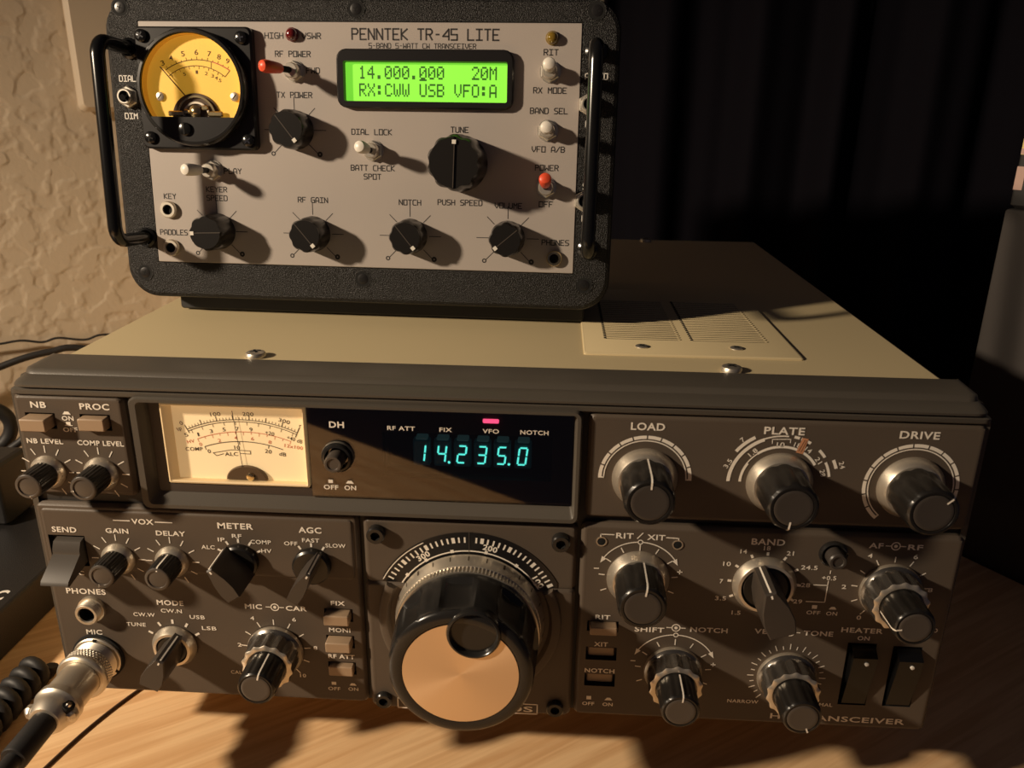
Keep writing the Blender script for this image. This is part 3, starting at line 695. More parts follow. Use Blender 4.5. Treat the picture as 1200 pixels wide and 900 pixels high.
# ---- centre
F = MB()
bordered(F, -44.6, 32.6, 68.8, 96.0, [], .4)
bordered(F, -44.6, 32.6, 13.2, 70.2, [], -.6)
TX, TZ = -6.0, 55.6
disc = [(TX+36.1*math.sin(R(a)), TZ+36.1*math.cos(R(a))) for a in range(-66, 67, 4)]
disc = [q for q in disc if q[1] > 70.3]
F.prism([(disc[-1][0], 70.3)]+disc[::-1]+[(disc[0][0], 70.3)], .1, .6, M['black'])
F.arc(TX, TZ, -60, 62, 28.5, 29.0, INK, -.05); F.arc(TX, TZ, -64, -28, 35.3, 35.65, INK, -.05)
for i in range(-17, 18):
    a = i*3.6+.7
    if abs(i) < 1: continue
    big = (i+3) % 5 == 0 or (i-2) % 5 == 0
    if abs(a) < 62: F.tick(TX, TZ, a, 32.1, 34.3, 1.25 if (i % 5 == 2) else .62, INK, -.05)
for a in (-52, -33, -12.5, 12, 36, 56): F.tick(TX, TZ, a, 28.3, 29.6, 1.2, INK, -.06)
F.text('300', TX+30.9*math.sin(R(-33)), TZ+30.9*math.cos(R(-33)), 5.2, 2.2, INK, -.06, .016, 33)
F.text('200', TX+31.0*math.sin(R(14)), TZ+31.0*math.cos(R(14)), 5.3, 2.2, INK, -.06, .016, -14)
F.text('100', TX+30.2*math.sin(R(56)), TZ+30.2*math.cos(R(56)), 5.2, 2.2, INK, -.06, .016, -56)
F.line([(-6.1, 81.2), (-6.1, 92.6)], .22, M['capface'], -.1)
F.line([(-34.2, 13.9), (19.9, 13.9), (19.9, 18.4), (-34.2, 18.4), (-34.2, 13.9)], .45, INK, -.75)
F.text('TS-830S', 3.2, 16.1, 30, 2.6, INK, -.75, .01)
F.build('tuning_panel', rig, 'panel round the main tuning knob with its dial scale')
cl = MB(); cl.lathe(TX, TZ, [(34.0, -.5), (33.6, -2.6), (32.6, -3.2), (30.4, -3.0), (29.4, -.4)], PN, 96, cap1=False)
co = MB()
# only the lower part below the dial plate
vs, fs = [], []
pr = [(34.0, -.5), (33.6, -2.4), (32.6, -3.0), (30.6, -2.8), (29.4, -.5)]
for k in range(49):
    a = R(64+(360-128)*k/48)
    for r, y in pr: vs.append((TX+r*math.sin(a), y, TZ+r*math.cos(a)))
for k in range(48):
    for j in range(4): fs.append([k*5+j, k*5+j+1, (k+1)*5+j+1, (k+1)*5+j])
fs.append([0, 1, 2, 3, 4]); fs.append([48*5+j for j in (4, 3, 2, 1, 0)])
co.add(vs, fs, PN); co.build('dial_collar', rig)
for x, z in ((-39.5, 90.3), (26.7, 89.9), (-39.5, 17.9), (26.7, 17.7)):
    b = MB(); b.lathe(x, z, [(3.3, .3), (3.3, -2.4), (2.9, -2.9), (1.7, -2.9)], M['gloss'], 28, cap1=False); b.lathe(x, z, [(1.75, -2.85), (1.7, -1.2)], M['hole'], 6)
    b.build('socket_screw', rig, 'black hexagon-socket screw')
tk = MB()
def dim(a, i): return 1.0
# dished grips round the flank
def grip(a, i):
    if i in (3, 4, 5, 6):
        q = ((a+R(4))/(2*PI)*8+.5) % 1; u = abs(q-.5)*2
        return 1-(.085 if i < 6 else .05)*max(0, 1-(u/.6)**2)**.6
    return 1
tk.lathe(TX, TZ, [(25.2, -6), (25.8, -11.2), (25.9, -12.4), (25.9, -13.6), (25.3, -24), (25.0, -26.5), (24.9, -28.6), (24.5, -30.0), (23.6, -30.8), (21.4, -31.2), (20.0, -30.8), (19.8, -30.3)], M['gloss'], 144, wob=grip)
knob = tk.build('tuning_knob', rig, 'big glossy black main tuning knob')
sr = MB(); sr.lathe(TX, TZ, [(27.7, -.6), (27.7, -1.6), (26.5, -6.2), (25.8, -6.6)], M['silver'], 96, cap1=False)
for i in range(-9, 10):
    a = R(i*14); w2 = .42 if i % 5 == 2 else .2
    vs = []
    for r, y in ((27.72, -1.9), (27.2, -3.9)):
        for sg in (-1, 1): vs.append((TX+r*math.sin(a)+sg*w2*math.cos(a), y-.03, TZ+r*math.cos(a)-sg*w2*math.sin(a)))
    sr.add(vs, [[0, 1, 3, 2]], M['meterink'])
sr.build('dial_ring', knob, 'satin silver ring with calibration marks')
kr = MB(); kr.lathe(TX, TZ, [(26.0, -6.2), (26.5, -6.6), (26.4, -9.0), (26.1, -9.5), (25.2, -9.6)], M['nickel'], 480, cap1=False, wob=fl(120, .022, 1, 2)); kr.build('knurled_ring', knob, 'knurled metal ring')
# spun face with the finger dimple cut out of it
hx_, hz_, hr_ = -1.4, 71.7, 8.7
dd = []
N = 72
pts = []
for k in range(240):
    a = 2*PI*k/240; x, z = TX+19.7*math.sin(a), TZ+19.7*math.cos(a)
    if math.hypot(x-hx_, z-hz_) > hr_+.3: pts.append((a, x, z))
# reorder so the gap is at the list's ends
gap = max(range(len(pts)), key=lambda i: (pts[(i+1) % len(pts)][0]-pts[i][0]) % (2*PI))
pts = pts[gap+1:]+pts[:gap+1]
ca_ = math.atan2(pts[-1][1]-hx_, pts[-1][2]-hz_); cb_ = math.atan2(pts[0][1]-hx_, pts[0][2]-hz_)
inner_arc = []
span = (cb_-ca_) 
# go round the lower side of the hole
lo = ca_; hi = cb_
if lo > hi: lo, hi = hi, lo
full = [lo+(hi-lo)*k/40 for k in range(41)]
alt = [hi+(lo+2*PI-hi)*k/40 for k in range(41)]
def mid(l): m = l[len(l)//2]; return hz_+hr_*math.cos(m)
use = full if mid(full) < mid(alt) else alt
ip_ = [(hx_+(hr_+.3)*math.sin(a), hz_+(hr_+.3)*math.cos(a)) for a in use]
if math.hypot(ip_[0][0]-pts[-1][1], ip_[0][1]-pts[-1][2]) > math.hypot(ip_[-1][0]-pts[-1][1], ip_[-1][1]-pts[-1][2]): ip_ = ip_[::-1]
outline = [(x, z) for a, x, z in pts]+ip_
sf = MB()
tris = tessellate_polygon([[Vector((x, z, 0)) for x, z in outline]])
sf.add([(x, -31.0, z) for x, z in outline], [list(t) for t in tris], M['disc'])
spun = sf.build('spun_face', knob, 'champagne spun metal face of the tuning knob', off=(-TX, 0, -TZ))
spun.location = (TX*MM, 0, TZ*MM)
fd = MB(); fd.lathe(hx_, hz_, [(9.2, -29.0), (9.2, -31.0), (8.8, -31.9), (8.2, -32.1), (7.7, -31.6), (7.3, -29.0), (5.8, -26.6), (3, -25.6)], M['gloss'], 56); fd.build('finger_dimple', knob, 'glossy black finger dimple')

# ---- lower right
G = MB()
bordered(G, 33.9, 166.2, 14, 97.2, [(37.5, 49.0, 52.6, 57.1), (37.5, 49.0, 39.8, 45.6), (37.5, 49.0, 27.9, 33.6), (132.6, 142.9, 24.8, 52.4), (148.9, 159.3, 25.0, 51.8)])
G.text('RIT', 49.2, 93.1, 6.2, 2.2, INK); G.text('XIT', 60.2, 92.9, 6.4, 2.2, INK); G.line([(53.6, 92.1), (55.5, 94.4)], .4, INK)
G.line([(40.7, 91.8), (40.7, 93.3), (45.4, 93.3)], .4, INK); G.line([(63.8, 92.9), (68.1, 92.8), (68.1, 91.6)], .4, INK)
def shiftscale(cx, cz, ra=16.0):
    G.arc(cx, cz, -62, -3.5, ra-.2, ra+.2, INK); G.arc(cx, cz, 3.5, 62, ra-.2, ra+.2, INK); G.arc(cx, cz+ra, 0, 360, .62, 1.0, INK, -.15, 16)
    for s in (-1, 1):
        a = R(s*66); x, z = cx+ra*math.sin(a), cz+ra*math.cos(a)
        t = R(s*56); G.quadz([(x, z), (cx+(ra-1)*math.sin(t), cz+(ra-1)*math.cos(t)), (cx+(ra+.9)*math.sin(t), cz+(ra+.9)*math.cos(t))][::s], -.16, INK)
    for a in (-112, -84, -56, -28, 0, 28, 56, 84, 112): G.tick(cx, cz, a, 12.0 if a else 11.6, 14.2, .4, INK)
    G.line([(cx-15.8, cz+3.8), (cx-14.2, cz+3.8)], .4, INK); G.line([(cx+13.9, cz+3.6), (cx+15.5, cz+3.6)], .35, INK); G.line([(cx+14.7, cz+4.4), (cx+14.7, cz+2.8)], .35, INK)
shiftscale(54.8, 75.6, 15.1); shiftscale(70.2, 36.5)
G.text('RIT', 43.1, 58.9, 5.5, 1.9, INK); G.text('XIT', 43.0, 47.0, 5.2, 1.9, INK); G.text('NOTCH', 43.0, 35.1, 11.2, 1.9, INK); G.text('OFF', 39.4, 19.7, 4.6, 1.6, INK); G.text('ON', 46.8, 19.7, 3.9, 1.6, INK)
G.quadz([(38.6, 21.6), (40.4, 21.6), (40.4, 23.2), (38.6, 23.2)], -.15, INK); G.quadz([(45.5, 21.6), (48.5, 21.6), (47.6, 22.8), (46.4, 22.8)], -.15, INK)
G.text('SHIFT', 60.4, 54.4, 10.8, 2.1, INK); concentric(G, 70.0, 55.6); G.text('NOTCH', 82.0, 55.3, 13.6, 2.1, INK)
G.text('BAND', 99.2, 92.8, 11.6, 2.5, INK)
for t, x, z, wd in (('14', 91.1, 88.7, 2.3), ('18', 99.1, 90.3, 2.3), ('21', 107.3, 88.6, 2.5), ('24.5', 114.6, 83.2, 5.8), ('28', 114.2, 76.0, 3.2), ('29', 112.3, 69.1, 3.2), ('10', 85.8, 83.4, 2.7), ('7', 84.5, 76.2, 1.2), ('3.5', 84.9, 69.1, 3.9), ('1.5', 91.0, 63.3, 3.2), ('+0.5', 122.0, 79.3, 5.0)): G.text(t, x, z, wd, 1.75, INK, -.15, .008)
for a in (-120, -90, -60, -30, 0, 30, 60, 90, 120): G.tick(99.6, 75.7, a+4 if a < 0 else a, 11.6, 13.0, .9, INK)
G.line([(122.1, 81.0), (122.1, 82.2)], .35, INK); G.line([(117.0, 76.2), (121.9, 76.2)], .35, INK); G.line([(121.9, 78.0), (121.8, 69.2), (115.2, 69.2)], .35, INK); G.line([(109.2, 76.3), (111.8, 76.2)], .35, INK)
G.text('OFF', 118.4, 64.7, 4.9, 1.6, INK, -.15, .008); G.text('ON', 124.9, 64.6, 3.9, 1.6, INK, -.15, .008)
G.quadz([(117.6, 66.3), (119.4, 66.3), (119.4, 67.8), (117.6, 67.8)], -.15, INK); G.quadz([(123.6, 66.3), (126.4, 66.3), (125.6, 67.4), (124.4, 67.4)], -.15, INK)
G.text('AF', 136.2, 93.0, 4.9, 2.1, INK); concentric(G, 142.9, 93.0); G.text('RF', 149.6, 92.9, 5.1, 2.1, INK)
for t, a, r in (('0', -142, 14.8), ('2', -87, 16.2), ('4', -33, 16.5), ('6', 25, 15.5), ('8', 86, 13.8), ('10', 131, 24.0)): G.text(t, 143.8+r*math.sin(R(a)), 75.1+r*math.cos(R(a)), 2.5 if t == '10' else 1.6, 1.75, INK, -.15, .008)
for a in (-140, -112, -84, -56, -28, 0, 28, 56, 84, 112, 140): G.tick(143.6, 75.2, a, 11.4, 13.6, .4, INK)
G.text('HEATER', 136.7, 58.0, 14.8, 2.1, INK); G.text('ON', 137.7, 54.7, 4.3, 1.8, INK)
G.text('VBT', 102.2, 55.8, 7.6, 2.1, INK); concentric(G, 111.4, 55.8); G.text('TONE', 121.4, 55.9, 10.6, 2.1, INK)
for i in range(-12, 13): G.tick(112.2, 36.4, i*11.3, 12.0, 14.4 if i % 2 == 0 else 13.5, .35, INK)
G.text('NARROW', 97.5, 24.2, 11.6, 1.6, INK, -.15, .008); G.text('NORMAL', 125.4, 24.4, 10.8, 1.6, INK, -.15, .008)
G.text('HF TRANSCEIVER', 133.4, 18.2, 50, 2.5, INK, -.15, .010)
G.build('right_control_panel', rig)
push_button(38.4, 48.3, 53.2, 56.6, 3.6, 'tan RIT push button standing out'); push_button(38.4, 48.3, 40.1, 44.2, -1.9); push_button(38.4, 48.3, 28.2, 32.2, -1.9)
for x, z in ((41.1, 90.4), (67.9, 90.2)):
    l = MB(); l.lathe(x, z, [(1.9, .2), (1.9, -.3), (1.5, -.3), (1.4, .2)], M['nickel'], 24, cap1=False); l.lathe(x, z, [(1.45, -.2), (1.4, -.1), (.9, -.25)], M['hole'], 20)
    l.build('indicator_lamp', rig, 'small unlit indicator lamp')
big_knob(54.8, 75.8, 8, 'black RIT and XIT offset knob with a silver skirt')
dual_knob(70.2, 36.5, 4, 'the shift and notch control'); dual_knob(143.8, 75.1, -100, 'the AF and RF gain control'); dual_knob(112.2, 36.3, 158, 'the bandwidth and tone control')
lever_knob(99.6, 75.6, -20, 9.6, 11.0, 19.5, 'dark lever knob of the band switch', 11.2, 8.4, .95)
hb_ = MB(); hb_.lathe(121.9, 89.2, [(4.9, .3), (4.9, -1.2), (4.3, -1.7), (3.7, -1.2)], M['gloss'], 36, cap1=False); hb_.lathe(121.9, 89.2, [(3.1, 1), (3.1, -5.6), (2.7, -6.1), (2.0, -6.1), (1.8, -5.7)], M['knobface'], 32)
hb_.build('round_button', rig, 'dark round band-offset button')
for x0, x1, z0, z1, lb in ((133.2, 142.4, 25.4, 51.8, 'black heater rocker switch'), (149.5, 158.7, 25.6, 51.2, 'black power rocker switch')):
    s = MB(); zm = (z0+z1)/2
    sec = [(3, z1), (-.4, z1-.2), (-4.2, z1-3), (-3.2, zm+3), (-2.0, zm-3), (-.2, z0+.3), (3, z0)]
    xa = x0+.6
    s.loft([[(xa, y, z) for y, z in sec], [(x1, y, z) for y, z in sec]], M['rocker'], True, True)
    s.lathe((xa+x1)/2+.6, z1-5.4, [(.75, -3.3), (.75, -4.35), (.5, -4.45)], M['trimwhite'], 12)
    s.build('rocker_switch', rig, lb)

# ------------------------------------------------------------------ small radio on top
yaw, tilt = -0.03346, 0.08451
Ax = Vector((math.cos(yaw), math.sin(yaw), 0)); n0 = Vector((-math.sin(yaw), math.cos(yaw), 0))
Ux = Vector((0, 0, 1))*math.cos(tilt)+n0*math.sin(tilt); Nx = Ax.cross(Ux)
back = -Nx
rotm = Matrix((Ax, back, Ux)).transposed()
origin = Vector((-61.1, 92.0, 217.6))
# the empty stands at the base of the front feet
base_local = Vector((0, 16, -66))
loc = origin+Ax*0+back*16+Ux*(-66)
q = empty('portable_transceiver', 'small black radio with a light grey panel and green display, standing on the big one', 'radio', loc, rotm.to_euler())
OFF = (0, -16, 66)
_b = MB.build
def sb(mb, name, parent=None, label=None, **k): return _b(mb, name, parent or q, label, off=OFF, **k)

fr = MB()
def frame_loft(mb):
    o = lambda i, y: rr(-106+i, 106-i, -64.5+i, 58.5-i, 13-i*.6, y, 8)
    i_ = lambda y, e=0: rr(-91.5-e, 91.0+e, -49.2-e, 49.4+e, .6, y, 8)
    mb.loft([o(3, 15), o(0, 13.5), o(0, 1.8), o(.5, .8), o(1.8, .2), i_(.1, .8), i_(.15, 0), i_(2.2, 0)], M['frame'], True, False)
frame_loft(fr)
for x, t, z, wd in ((-97.8, 'DIAL', 26.8, 7.0), (-97.6, 'DIM', 11.9, 5.4), (97.0, 'AUDIO', 29.5, 8.8), (96.6, 'CW', 25.4, 5.0), (96.2, 'OFF', 11.4, 5.4), (96.2, 'SIG', -13.0, 5.6), (96.2, 'OFF', -26.0, 5.4)): fr.stroke(t, x, z, wd, 2.2, M['trimwhite'], .38, -.05)
sb(fr, 'front_frame', label='black textured frame with rounded corners', sharp=16)
cs = MB()
cs.loft([rr(-100, 100, -62.5, 56, 6, 13), rr(-100, 100, -62.5, 56, 6, 108), rr(-98, 98, -60.5, 54, 5, 110)], M['frame'], True, True)
sb(cs, 'case_body')
ff = MB(); ff.loft([rr(-90, 96, -71.8, -62, 1.5, 24), rr(-90, 96, -71.8, -62, 1.5, 14.5), rr(-89.3, 95.3, -71.2, -62.6, 1.2, 13.8)], M['rubber'], True, True); sb(ff, 'front_foot', label='black foot bar lifting the front')
for x in (-85, 85): rf = MB(); rf.box(x-8, x+8, 90, 104, -65.0, -62, M['rubber'], .8); sb(rf, 'rear_foot')
pl = MB()
pl.box(-91.2, 90.7, 0, 1.5, -48.9, 49.1, M['white'], .25)
SI = M['sink']
def st(t, x, z, wd, h=2.1, pen=.37): pl.stroke(t, x, z, wd, h, SI, pen, -.06)
st('PENNTEK TR-45 LITE', 28.1, 44.6, 59.5, 4.0, .62); st('5-BAND 5-WATT CW TRANSCEIVER', 26.9, 40.3, 43.5, 1.8, .27)
st('HIGH', -34.0, 43.8, 7.6); st('VSWR', -18.4, 43.8, 7.6); st('RF POWER', -26.5, 36.9, 14.6); st('FWD', -18.3, 30.6, 5.4); st('REF', -35.6, 30.6, 5.4); st('TX POWER', -26.6, 21.1, 14.8)
st('RIT', 78.7, 38.3, 5.6); st('RX MODE', 78.7, 24.0, 13.2); st('BAND SEL', 78.5, 16.2, 15.0); st('VFO A/B', 78.7, 1.3, 13.2); st('POWER', 78.3, -6.0, 9.4); st('OFF', 78.4, -20.6, 5.6)
st('DIAL LOCK', 5.5, 7.0, 16.8); st('BATT CHECK', 5.6, -7.4, 18.4); st('SPOT', 5.4, -10.9, 7.2)
st('TUNE', 42.2, 8.4, 7.2); st('PUSH SPEED', 42.4, -20.7, 18.6); st('VOLUME', 62.8, -21.5, 11.2); st('NOTCH', 21.2, -21.1, 9.2); st('RF GAIN', -20.6, -21.0, 12.8)
st('KEYER', -62.6, -17.5, 9.0); st('SPEED', -62.7, -21.1, 9.0); st('KEY', -83.6, -20.8, 5.2); st('PADDLES', -83.2, -36.1, 12.2); st('REC', -73.2, -9.8, 6.4); st('PLAY', -54.9, -9.8, 7.4); st('PHONES', 82.8, -36.2, 11.2)
for cx, cz in ((-63.2, -35.1), (-20.9, -35.1), (21.2, -35.0), (62.7, -34.9), (-26.9, 7.3)):
    for a in (-135, -90, -45, 0, 45, 90, 135): pl.tick(cx, cz, a, 8.0, 13.2 if abs(a) != 45 else 12.4, .28, SI, -.06)
    pl.arc(cx-9.8, cz-9.6, 0, 360, .5, .95, SI, -.06, 12); pl.arc(cx+10.2, cz-9.6, 0, 360, .3, 1.15, SI, -.06, 12)
sb(pl, 'front_panel', label='light grey lettered front panel')
# frame screws
for x, z in ((-98.2, 54.2), (.2, 54.0), (96.2, 53.7), (-98.0, -53.9), (.1, -53.9), (95.5, -53.7)):
    s = MB(); s.lathe(x, z, [(3.8, .3), (3.8, .02), (3.5, -.06), (3.3, .0)], M['frame'], 28, cap1=False); s.lathe(x, z, [(3.35, .02), (3.3, -.02)], M['hole'], 28); s.lathe(x, z, [(2.2, .15), (2.2, -.12), (1.4, -.3)], M['black'], 24)
    for a in (20, 110): s.tick(x, z, a, -1.1, 1.1, .4, M['hole'], -.36)
    sb(s, 'frame_screw', label='black cross-head screw')
# handles
def hpath(x):
    P = []; h, u, rad = 24, 38.5, 6
    P.append((x, 6, u)); P.append((x, -h+rad, u))
    for k in range(1, 7): a = R(90*k/6); P.append((x, -h+rad-rad*math.sin(a), u-rad+rad*math.cos(a)))
    P.append((x, -h, 0))
    for k in range(0, 7): a = R(90*k/6); P.append((x, -h+rad-rad*math.cos(a), -u+rad-rad*math.sin(a)))
    P.append((x, 6, -u)); return P
for x, lb in ((-95.6, 'glossy black bar handle on the left'), (96.4, 'glossy black bar handle on the right')):
    h = MB(); h.tube(hpath(x), 2.75, M['satin'], 16); ho = sb(h, 'carry_handle', label=lb)
    for u in (38.5, -38.5):
        w_ = MB(); w_.lathe(x, u, [(4.2, .3), (4.2, -.8), (3.2, -1.4)], M['satin'], 24, cap1=False); sb(w_, 'handle_flange', ho)
# analogue meter
mm = MB(); mm.loft([rr(-91.4, -42.2, -1.2, 46.6, 2.2, .2), rr(-91.4, -42.2, -1.2, 46.6, 2.2, -3.0), rr(-90.7, -42.9, -.5, 45.9, 2, -3.8)], M['black'], True, True)
MX, MZ = -67.0, 22.8
mm.lathe(MX, MZ, [(22.9, -3), (22.9, -7.6), (22.2, -8.5), (21.2, -8.6), (20.9, -8.0), (20.8, -4.0)], M['gloss'], 80, cap1=False)
chord = 11.4-MZ; ca2 = math.acos(chord/21.3)
seg = [(MX+21.3*math.sin(a), MZ+21.3*math.cos(a)) for a in [ca2+(2*PI-2*ca2)*k/40 for k in range(41)]]
mm.prism(seg, -8.45, -3.2, M['black'], .3)
amet = sb(mm, 'analogue_meter', label='square black meter with a round amber dial')
mf = MB()
mf.lathe(MX, MZ, [(20.9, -3.85), (20.9, -3.9)], M['yellow'], 64)
mf.lathe(MX, MZ, [(20.7, -7.6), (20.6, -3.9)], M['yellowwall'], 64, cap1=False)
YI = M['yink']; fy = -4.0
mx_, mz_, mr2, m0, m1 = arc3((-78.9, 29.8), (-65.6, 33.9), (-51.8, 29.8)); nx_, nz_, nr2, q0, q1 = arc3((-77.6, 27.6), (-65.8, 31.6), (-53.9, 27.4))
mf.arc(mx_, mz_, m0, m1, mr2-.15, mr2+.15, YI, fy, 24); mf.arc(nx_, nz_, q0, q1, nr2-.14, nr2+.14, YI, fy, 24)
mf.arc(mx_, mz_, m0+(m1-m0)*.72, m1, mr2-.15, mr2+.3, M['meterred'], fy-.02, 8)
mf.line([(-51.8, 29.8), (-53.9, 27.4)], .25, YI, fy); mf.line([(-59.3, 32.9), (-59.6, 30.6)], .2, YI, fy)
for i in range(13): mf.tick(mx_, mz_, m0+(m1-m0)*(i+.5)/13, mr2, mr2+(1.2 if i % 2 == 0 else .7), .18, YI, fy)
for i in range(12): mf.tick(nx_, nz_, q0+(q1-q0)*(i+.5)/12, nr2-(1.2 if i % 2 == 0 else .7), nr2, .18, YI, fy)
for t, f in (('3', .02), ('4', .15), ('5', .32), ('6', .5), ('7', .67), ('8', .80), ('9', .92)):
    a = m0+(m1-m0)*f; mf.text(t, mx_+(mr2+2.9)*math.sin(R(a)), mz_+(mr2+2.9)*math.cos(R(a)), 1.5, 2.1, YI, fy, .002, -a*.6)
for t, f in (('5', .26), ('1', .5), ('2', .68), ('3', .8), ('4', .88), ('5', .96)):
    a = q0+(q1-q0)*f; mf.text(t, nx_+(nr2-2.4)*math.sin(R(a)), nz_+(nr2-2.4)*math.cos(R(a)), .9 if t == '1' else 1.2, 1.4, YI, fy, .001, -a*.6)
for x, z in ((-82.0, 19.5), (-50.2, 19.7)): mf.lathe(x, z, [(1.9, -3.9), (1.8, -4.6), (1.2, -4.9)], M['nickel'], 18); mf.tick(x, z, 40, -1.1, 1.1, .4, M['hole'], -4.95)
sb(mf, 'meter_dial', amet, 'amber backlit dial')
mv = MB()
mv.prism([(MX+10.2*math.cos(R(a)), 11.6+9.4*math.sin(R(a))) for a in range(0, 181, 10)], -4.6, -3.9, M['meterbrown'], .3)
for r0_, mt_ in ((7.8, M['brass']), (5.4, M['nickel'])):
    vs, fs = [], []
    for k in range(25):
        a = R(-90+180*k/24)
        for rq, yq in ((r0_+.4, -4.5), (r0_+.4, -5.6), (r0_-.4, -5.6), (r0_-.4, -4.5)): vs.append((MX+.6+rq*math.sin(a), yq, 11.8+rq*math.cos(a)))
    for k in range(24):
        for j in range(4): fs.append([k*4+j, k*4+(j+1) % 4, (k+1)*4+(j+1) % 4, (k+1)*4+j])
    mv.add(vs, fs, mt_)
mv.lathe(-66.6, 13.8, [(2.4, -4.6), (2.4, -6.4), (1.5, -6.9), (.8, -7.4)], M['brass'], 20)
for x, w2, z in ((-75.2, 6.4, 12.9), (-58.4, 6.4, 12.9), (-70.6, 2.4, 13.6), (-62.6, 3.0, 15.2)): mv.box(x-w2/2, x+w2/2, -6.0, -4.6, z-1.1, z+1.0, M['brass'], .4)
sb(mv, 'meter_movement', amet, 'brass works at the foot of the dial')
mn = MB(); mn.line([(-80.6, 30.9), (-68.0, 16.6)], .48, YI, -5.0); sb(mn, 'meter_needle', amet, 'thin dark needle')
ml_ = MB(); ml_.lathe(MX, MZ, [(20.9, -7.7), (20.9, -8.15)], M['clearglass'], 64); sb(ml_, 'meter_lens', amet, 'clear lens')
for x, z, a in ((-88.0, 42.9, 30), (-46.2, 42.3, 80), (-87.6, 3.2, 20), (-45.6, 2.6, 50)):
    s = MB(); s.lathe(x, z, [(2.6, -3.6), (2.5, -4.8), (1.5, -5.4)], M['satin'], 20)
    for aa in (a, a+90): s.tick(x, z, aa, -1.5, 1.5, .5, M['chrome'], -5.45)
    sb(s, 'meter_screw', amet, 'black cross-head screw')
z_ = MB(); z_.lathe(-70.2, 6.6, [(2.7, -8.2), (2.6, -9.4), (1.6, -9.8)], M['satin'], 20); z_.box(-70.6, -69.8, -9.95, -9.5, 4.4, 8.8, M['hole'], .1); sb(z_, 'zero_adjuster', amet)
# lcd
lb_ = MB()
lb_.loft([rr(-7.8, 64.2, 16.2, 38.8, 4, .2), rr(-7.8, 64.2, 16.2, 38.8, 4, -2.4), rr(-7.2, 63.6, 16.8, 38.2, 3.6, -3.0), rr(-4.9, 61.7, 18.8, 34.2, .8, -3.0), rr(-4.6, 61.4, 19.1, 33.9, .6, -.4)], M['black'], False, False)
lcdo = sb(lb_, 'display_bezel', label='black rounded display bezel')
sc = MB(); sc.add([(-4.8, -.6, 18.9), (61.6, -.6, 18.9), (61.6, -.6, 34.1), (-4.8, -.6, 34.1)], [[0, 1, 2, 3]], M['lcd'])
FONT = {'1': '00100 01100 00100 00100 00100 00100 01110', '4': '00010 00110 01010 10010 11111 00010 00010', '.': '00000 00000 00000 00000 00000 01100 01100', '0': '01110 10001 10011 10101 11001 10001 01110',
        '2': '01110 10001 00001 00010 00100 01000 11111', 'M': '10001 11011 10101 10101 10001 10001 10001', 'R': '11110 10001 10001 11110 10100 10010 10001', 'X': '10001 10001 01010 00100 01010 10001 10001', ':': '00000 01100 01100 00000 01100 01100 00000',
        'C': '01110 10001 10000 10000 10000 10001 01110', 'W': '10001 10001 10001 10101 10101 10101 01010', 'U': '10001 10001 10001 10001 10001 10001 01110', 'S': '01111 10000 10000 01110 00001 00001 11110', 'B': '11110 10001 10001 11110 10001 10001 11110',
        'V': '10001 10001 10001 10001 10001 01010 00100', 'F': '11111 10000 10000 11110 10000 10000 10000', 'O': '01110 10001 10001 10001 10001 10001 01110', 'A': '01110 10001 10001 10001 11111 10001 10001'}
x0l, pitch, cw, chh = .9, 3.56, 2.95, 5.0
for row, (ln, zt) in enumerate((('14.000.000   20M', 32.6), ('RX:CWW USB VFO:A', 25.9))):
    for i, ch in enumerate(ln):
        if ch in FONT:
            for rI, bits in enumerate(FONT[ch].split()):
                for cI, b in enumerate(bits):
                    if b == '1':
                        xx = x0l+i*pitch+cI*cw/5; zz = zt-rI*chh/7
                        sc.quadz([(xx, zz-chh/7*1.0), (xx+cw/5*1.0, zz-chh/7*1.0), (xx+cw/5*1.0, zz), (xx, zz)], -.68, M['lcdink'])
xx = x0l+7*pitch; sc.quadz([(xx, 27.0), (xx+cw, 27.0), (xx+cw, 27.65), (xx, 27.65)], -.68, M['lcdink'])
sb(sc, 'display_screen', lcdo, 'glowing green two-line character screen')
# knobs
def ham_knob(cx, cz, ang, r, h, label, big=False):
    k = MB(); ca, sa = math.cos(R(ang)), math.sin(R(ang))
    n = 8 if not big else 10
    k.lathe(cx, cz, [(r*1.0, 0), (r*1.02, -1.2), (r*.99, -h*.55), (r*.96, -h*.9), (r*.88, -h)], M['knob'], 120, wob=fl(n, .075, 1, 4, 1.6))
    def tr(u, v): return (cx+v*sa+u*ca, cz+v*ca-u*sa)
    # raised bar across the face
    # the moulded half face stands a little proud along the pointer groove
    k.prism([tr(r*.86*math.cos(R(a)), r*.86*math.sin(R(a))) for a in range(90, 271, 15)], -h-.55, -h+.3, M['knob'], .2)
    o = sb(k, 'control_knob', label=label)
    p = MB(); p.prism([tr(*t) for t in ((-.8, r*.62), (-.8, r*.62+1.6), (.8, r*.62+1.6), (.8, r*.62))], -h-.72, -h-.3, M['cream'], .05)
    sb(p, 'pointer_mark', o, 'white pointer mark')
    ln = MB(); ln.prism([tr(*t) for t in ((-.05, -r*.86), (.28, -r*.86), (.28, r*.62), (-.05, r*.62))], -h-.64, -h-.1, M['capface']); sb(ln, 'pointer_groove', o)
    return o
ham_knob(-63.2, -35.1, -92, 7.7, 12.5, 'black fluted keyer speed knob'); ham_knob(-20.9, -35.1, 140, 7.4, 11.5, 'black fluted RF gain knob'); ham_knob(21.2, -35.0, 141, 7.3, 10.5, 'black fluted notch knob'); ham_knob(62.7, -34.9, -130, 7.3, 10.2, 'black fluted volume knob')
ham_knob(-26.9, 7.3, 142, 7.9, 11.0, 'black fluted transmit power knob'); ham_knob(42.6, -4.8, 2, 11.3, 18.5, 'large black fluted tuning knob', True)
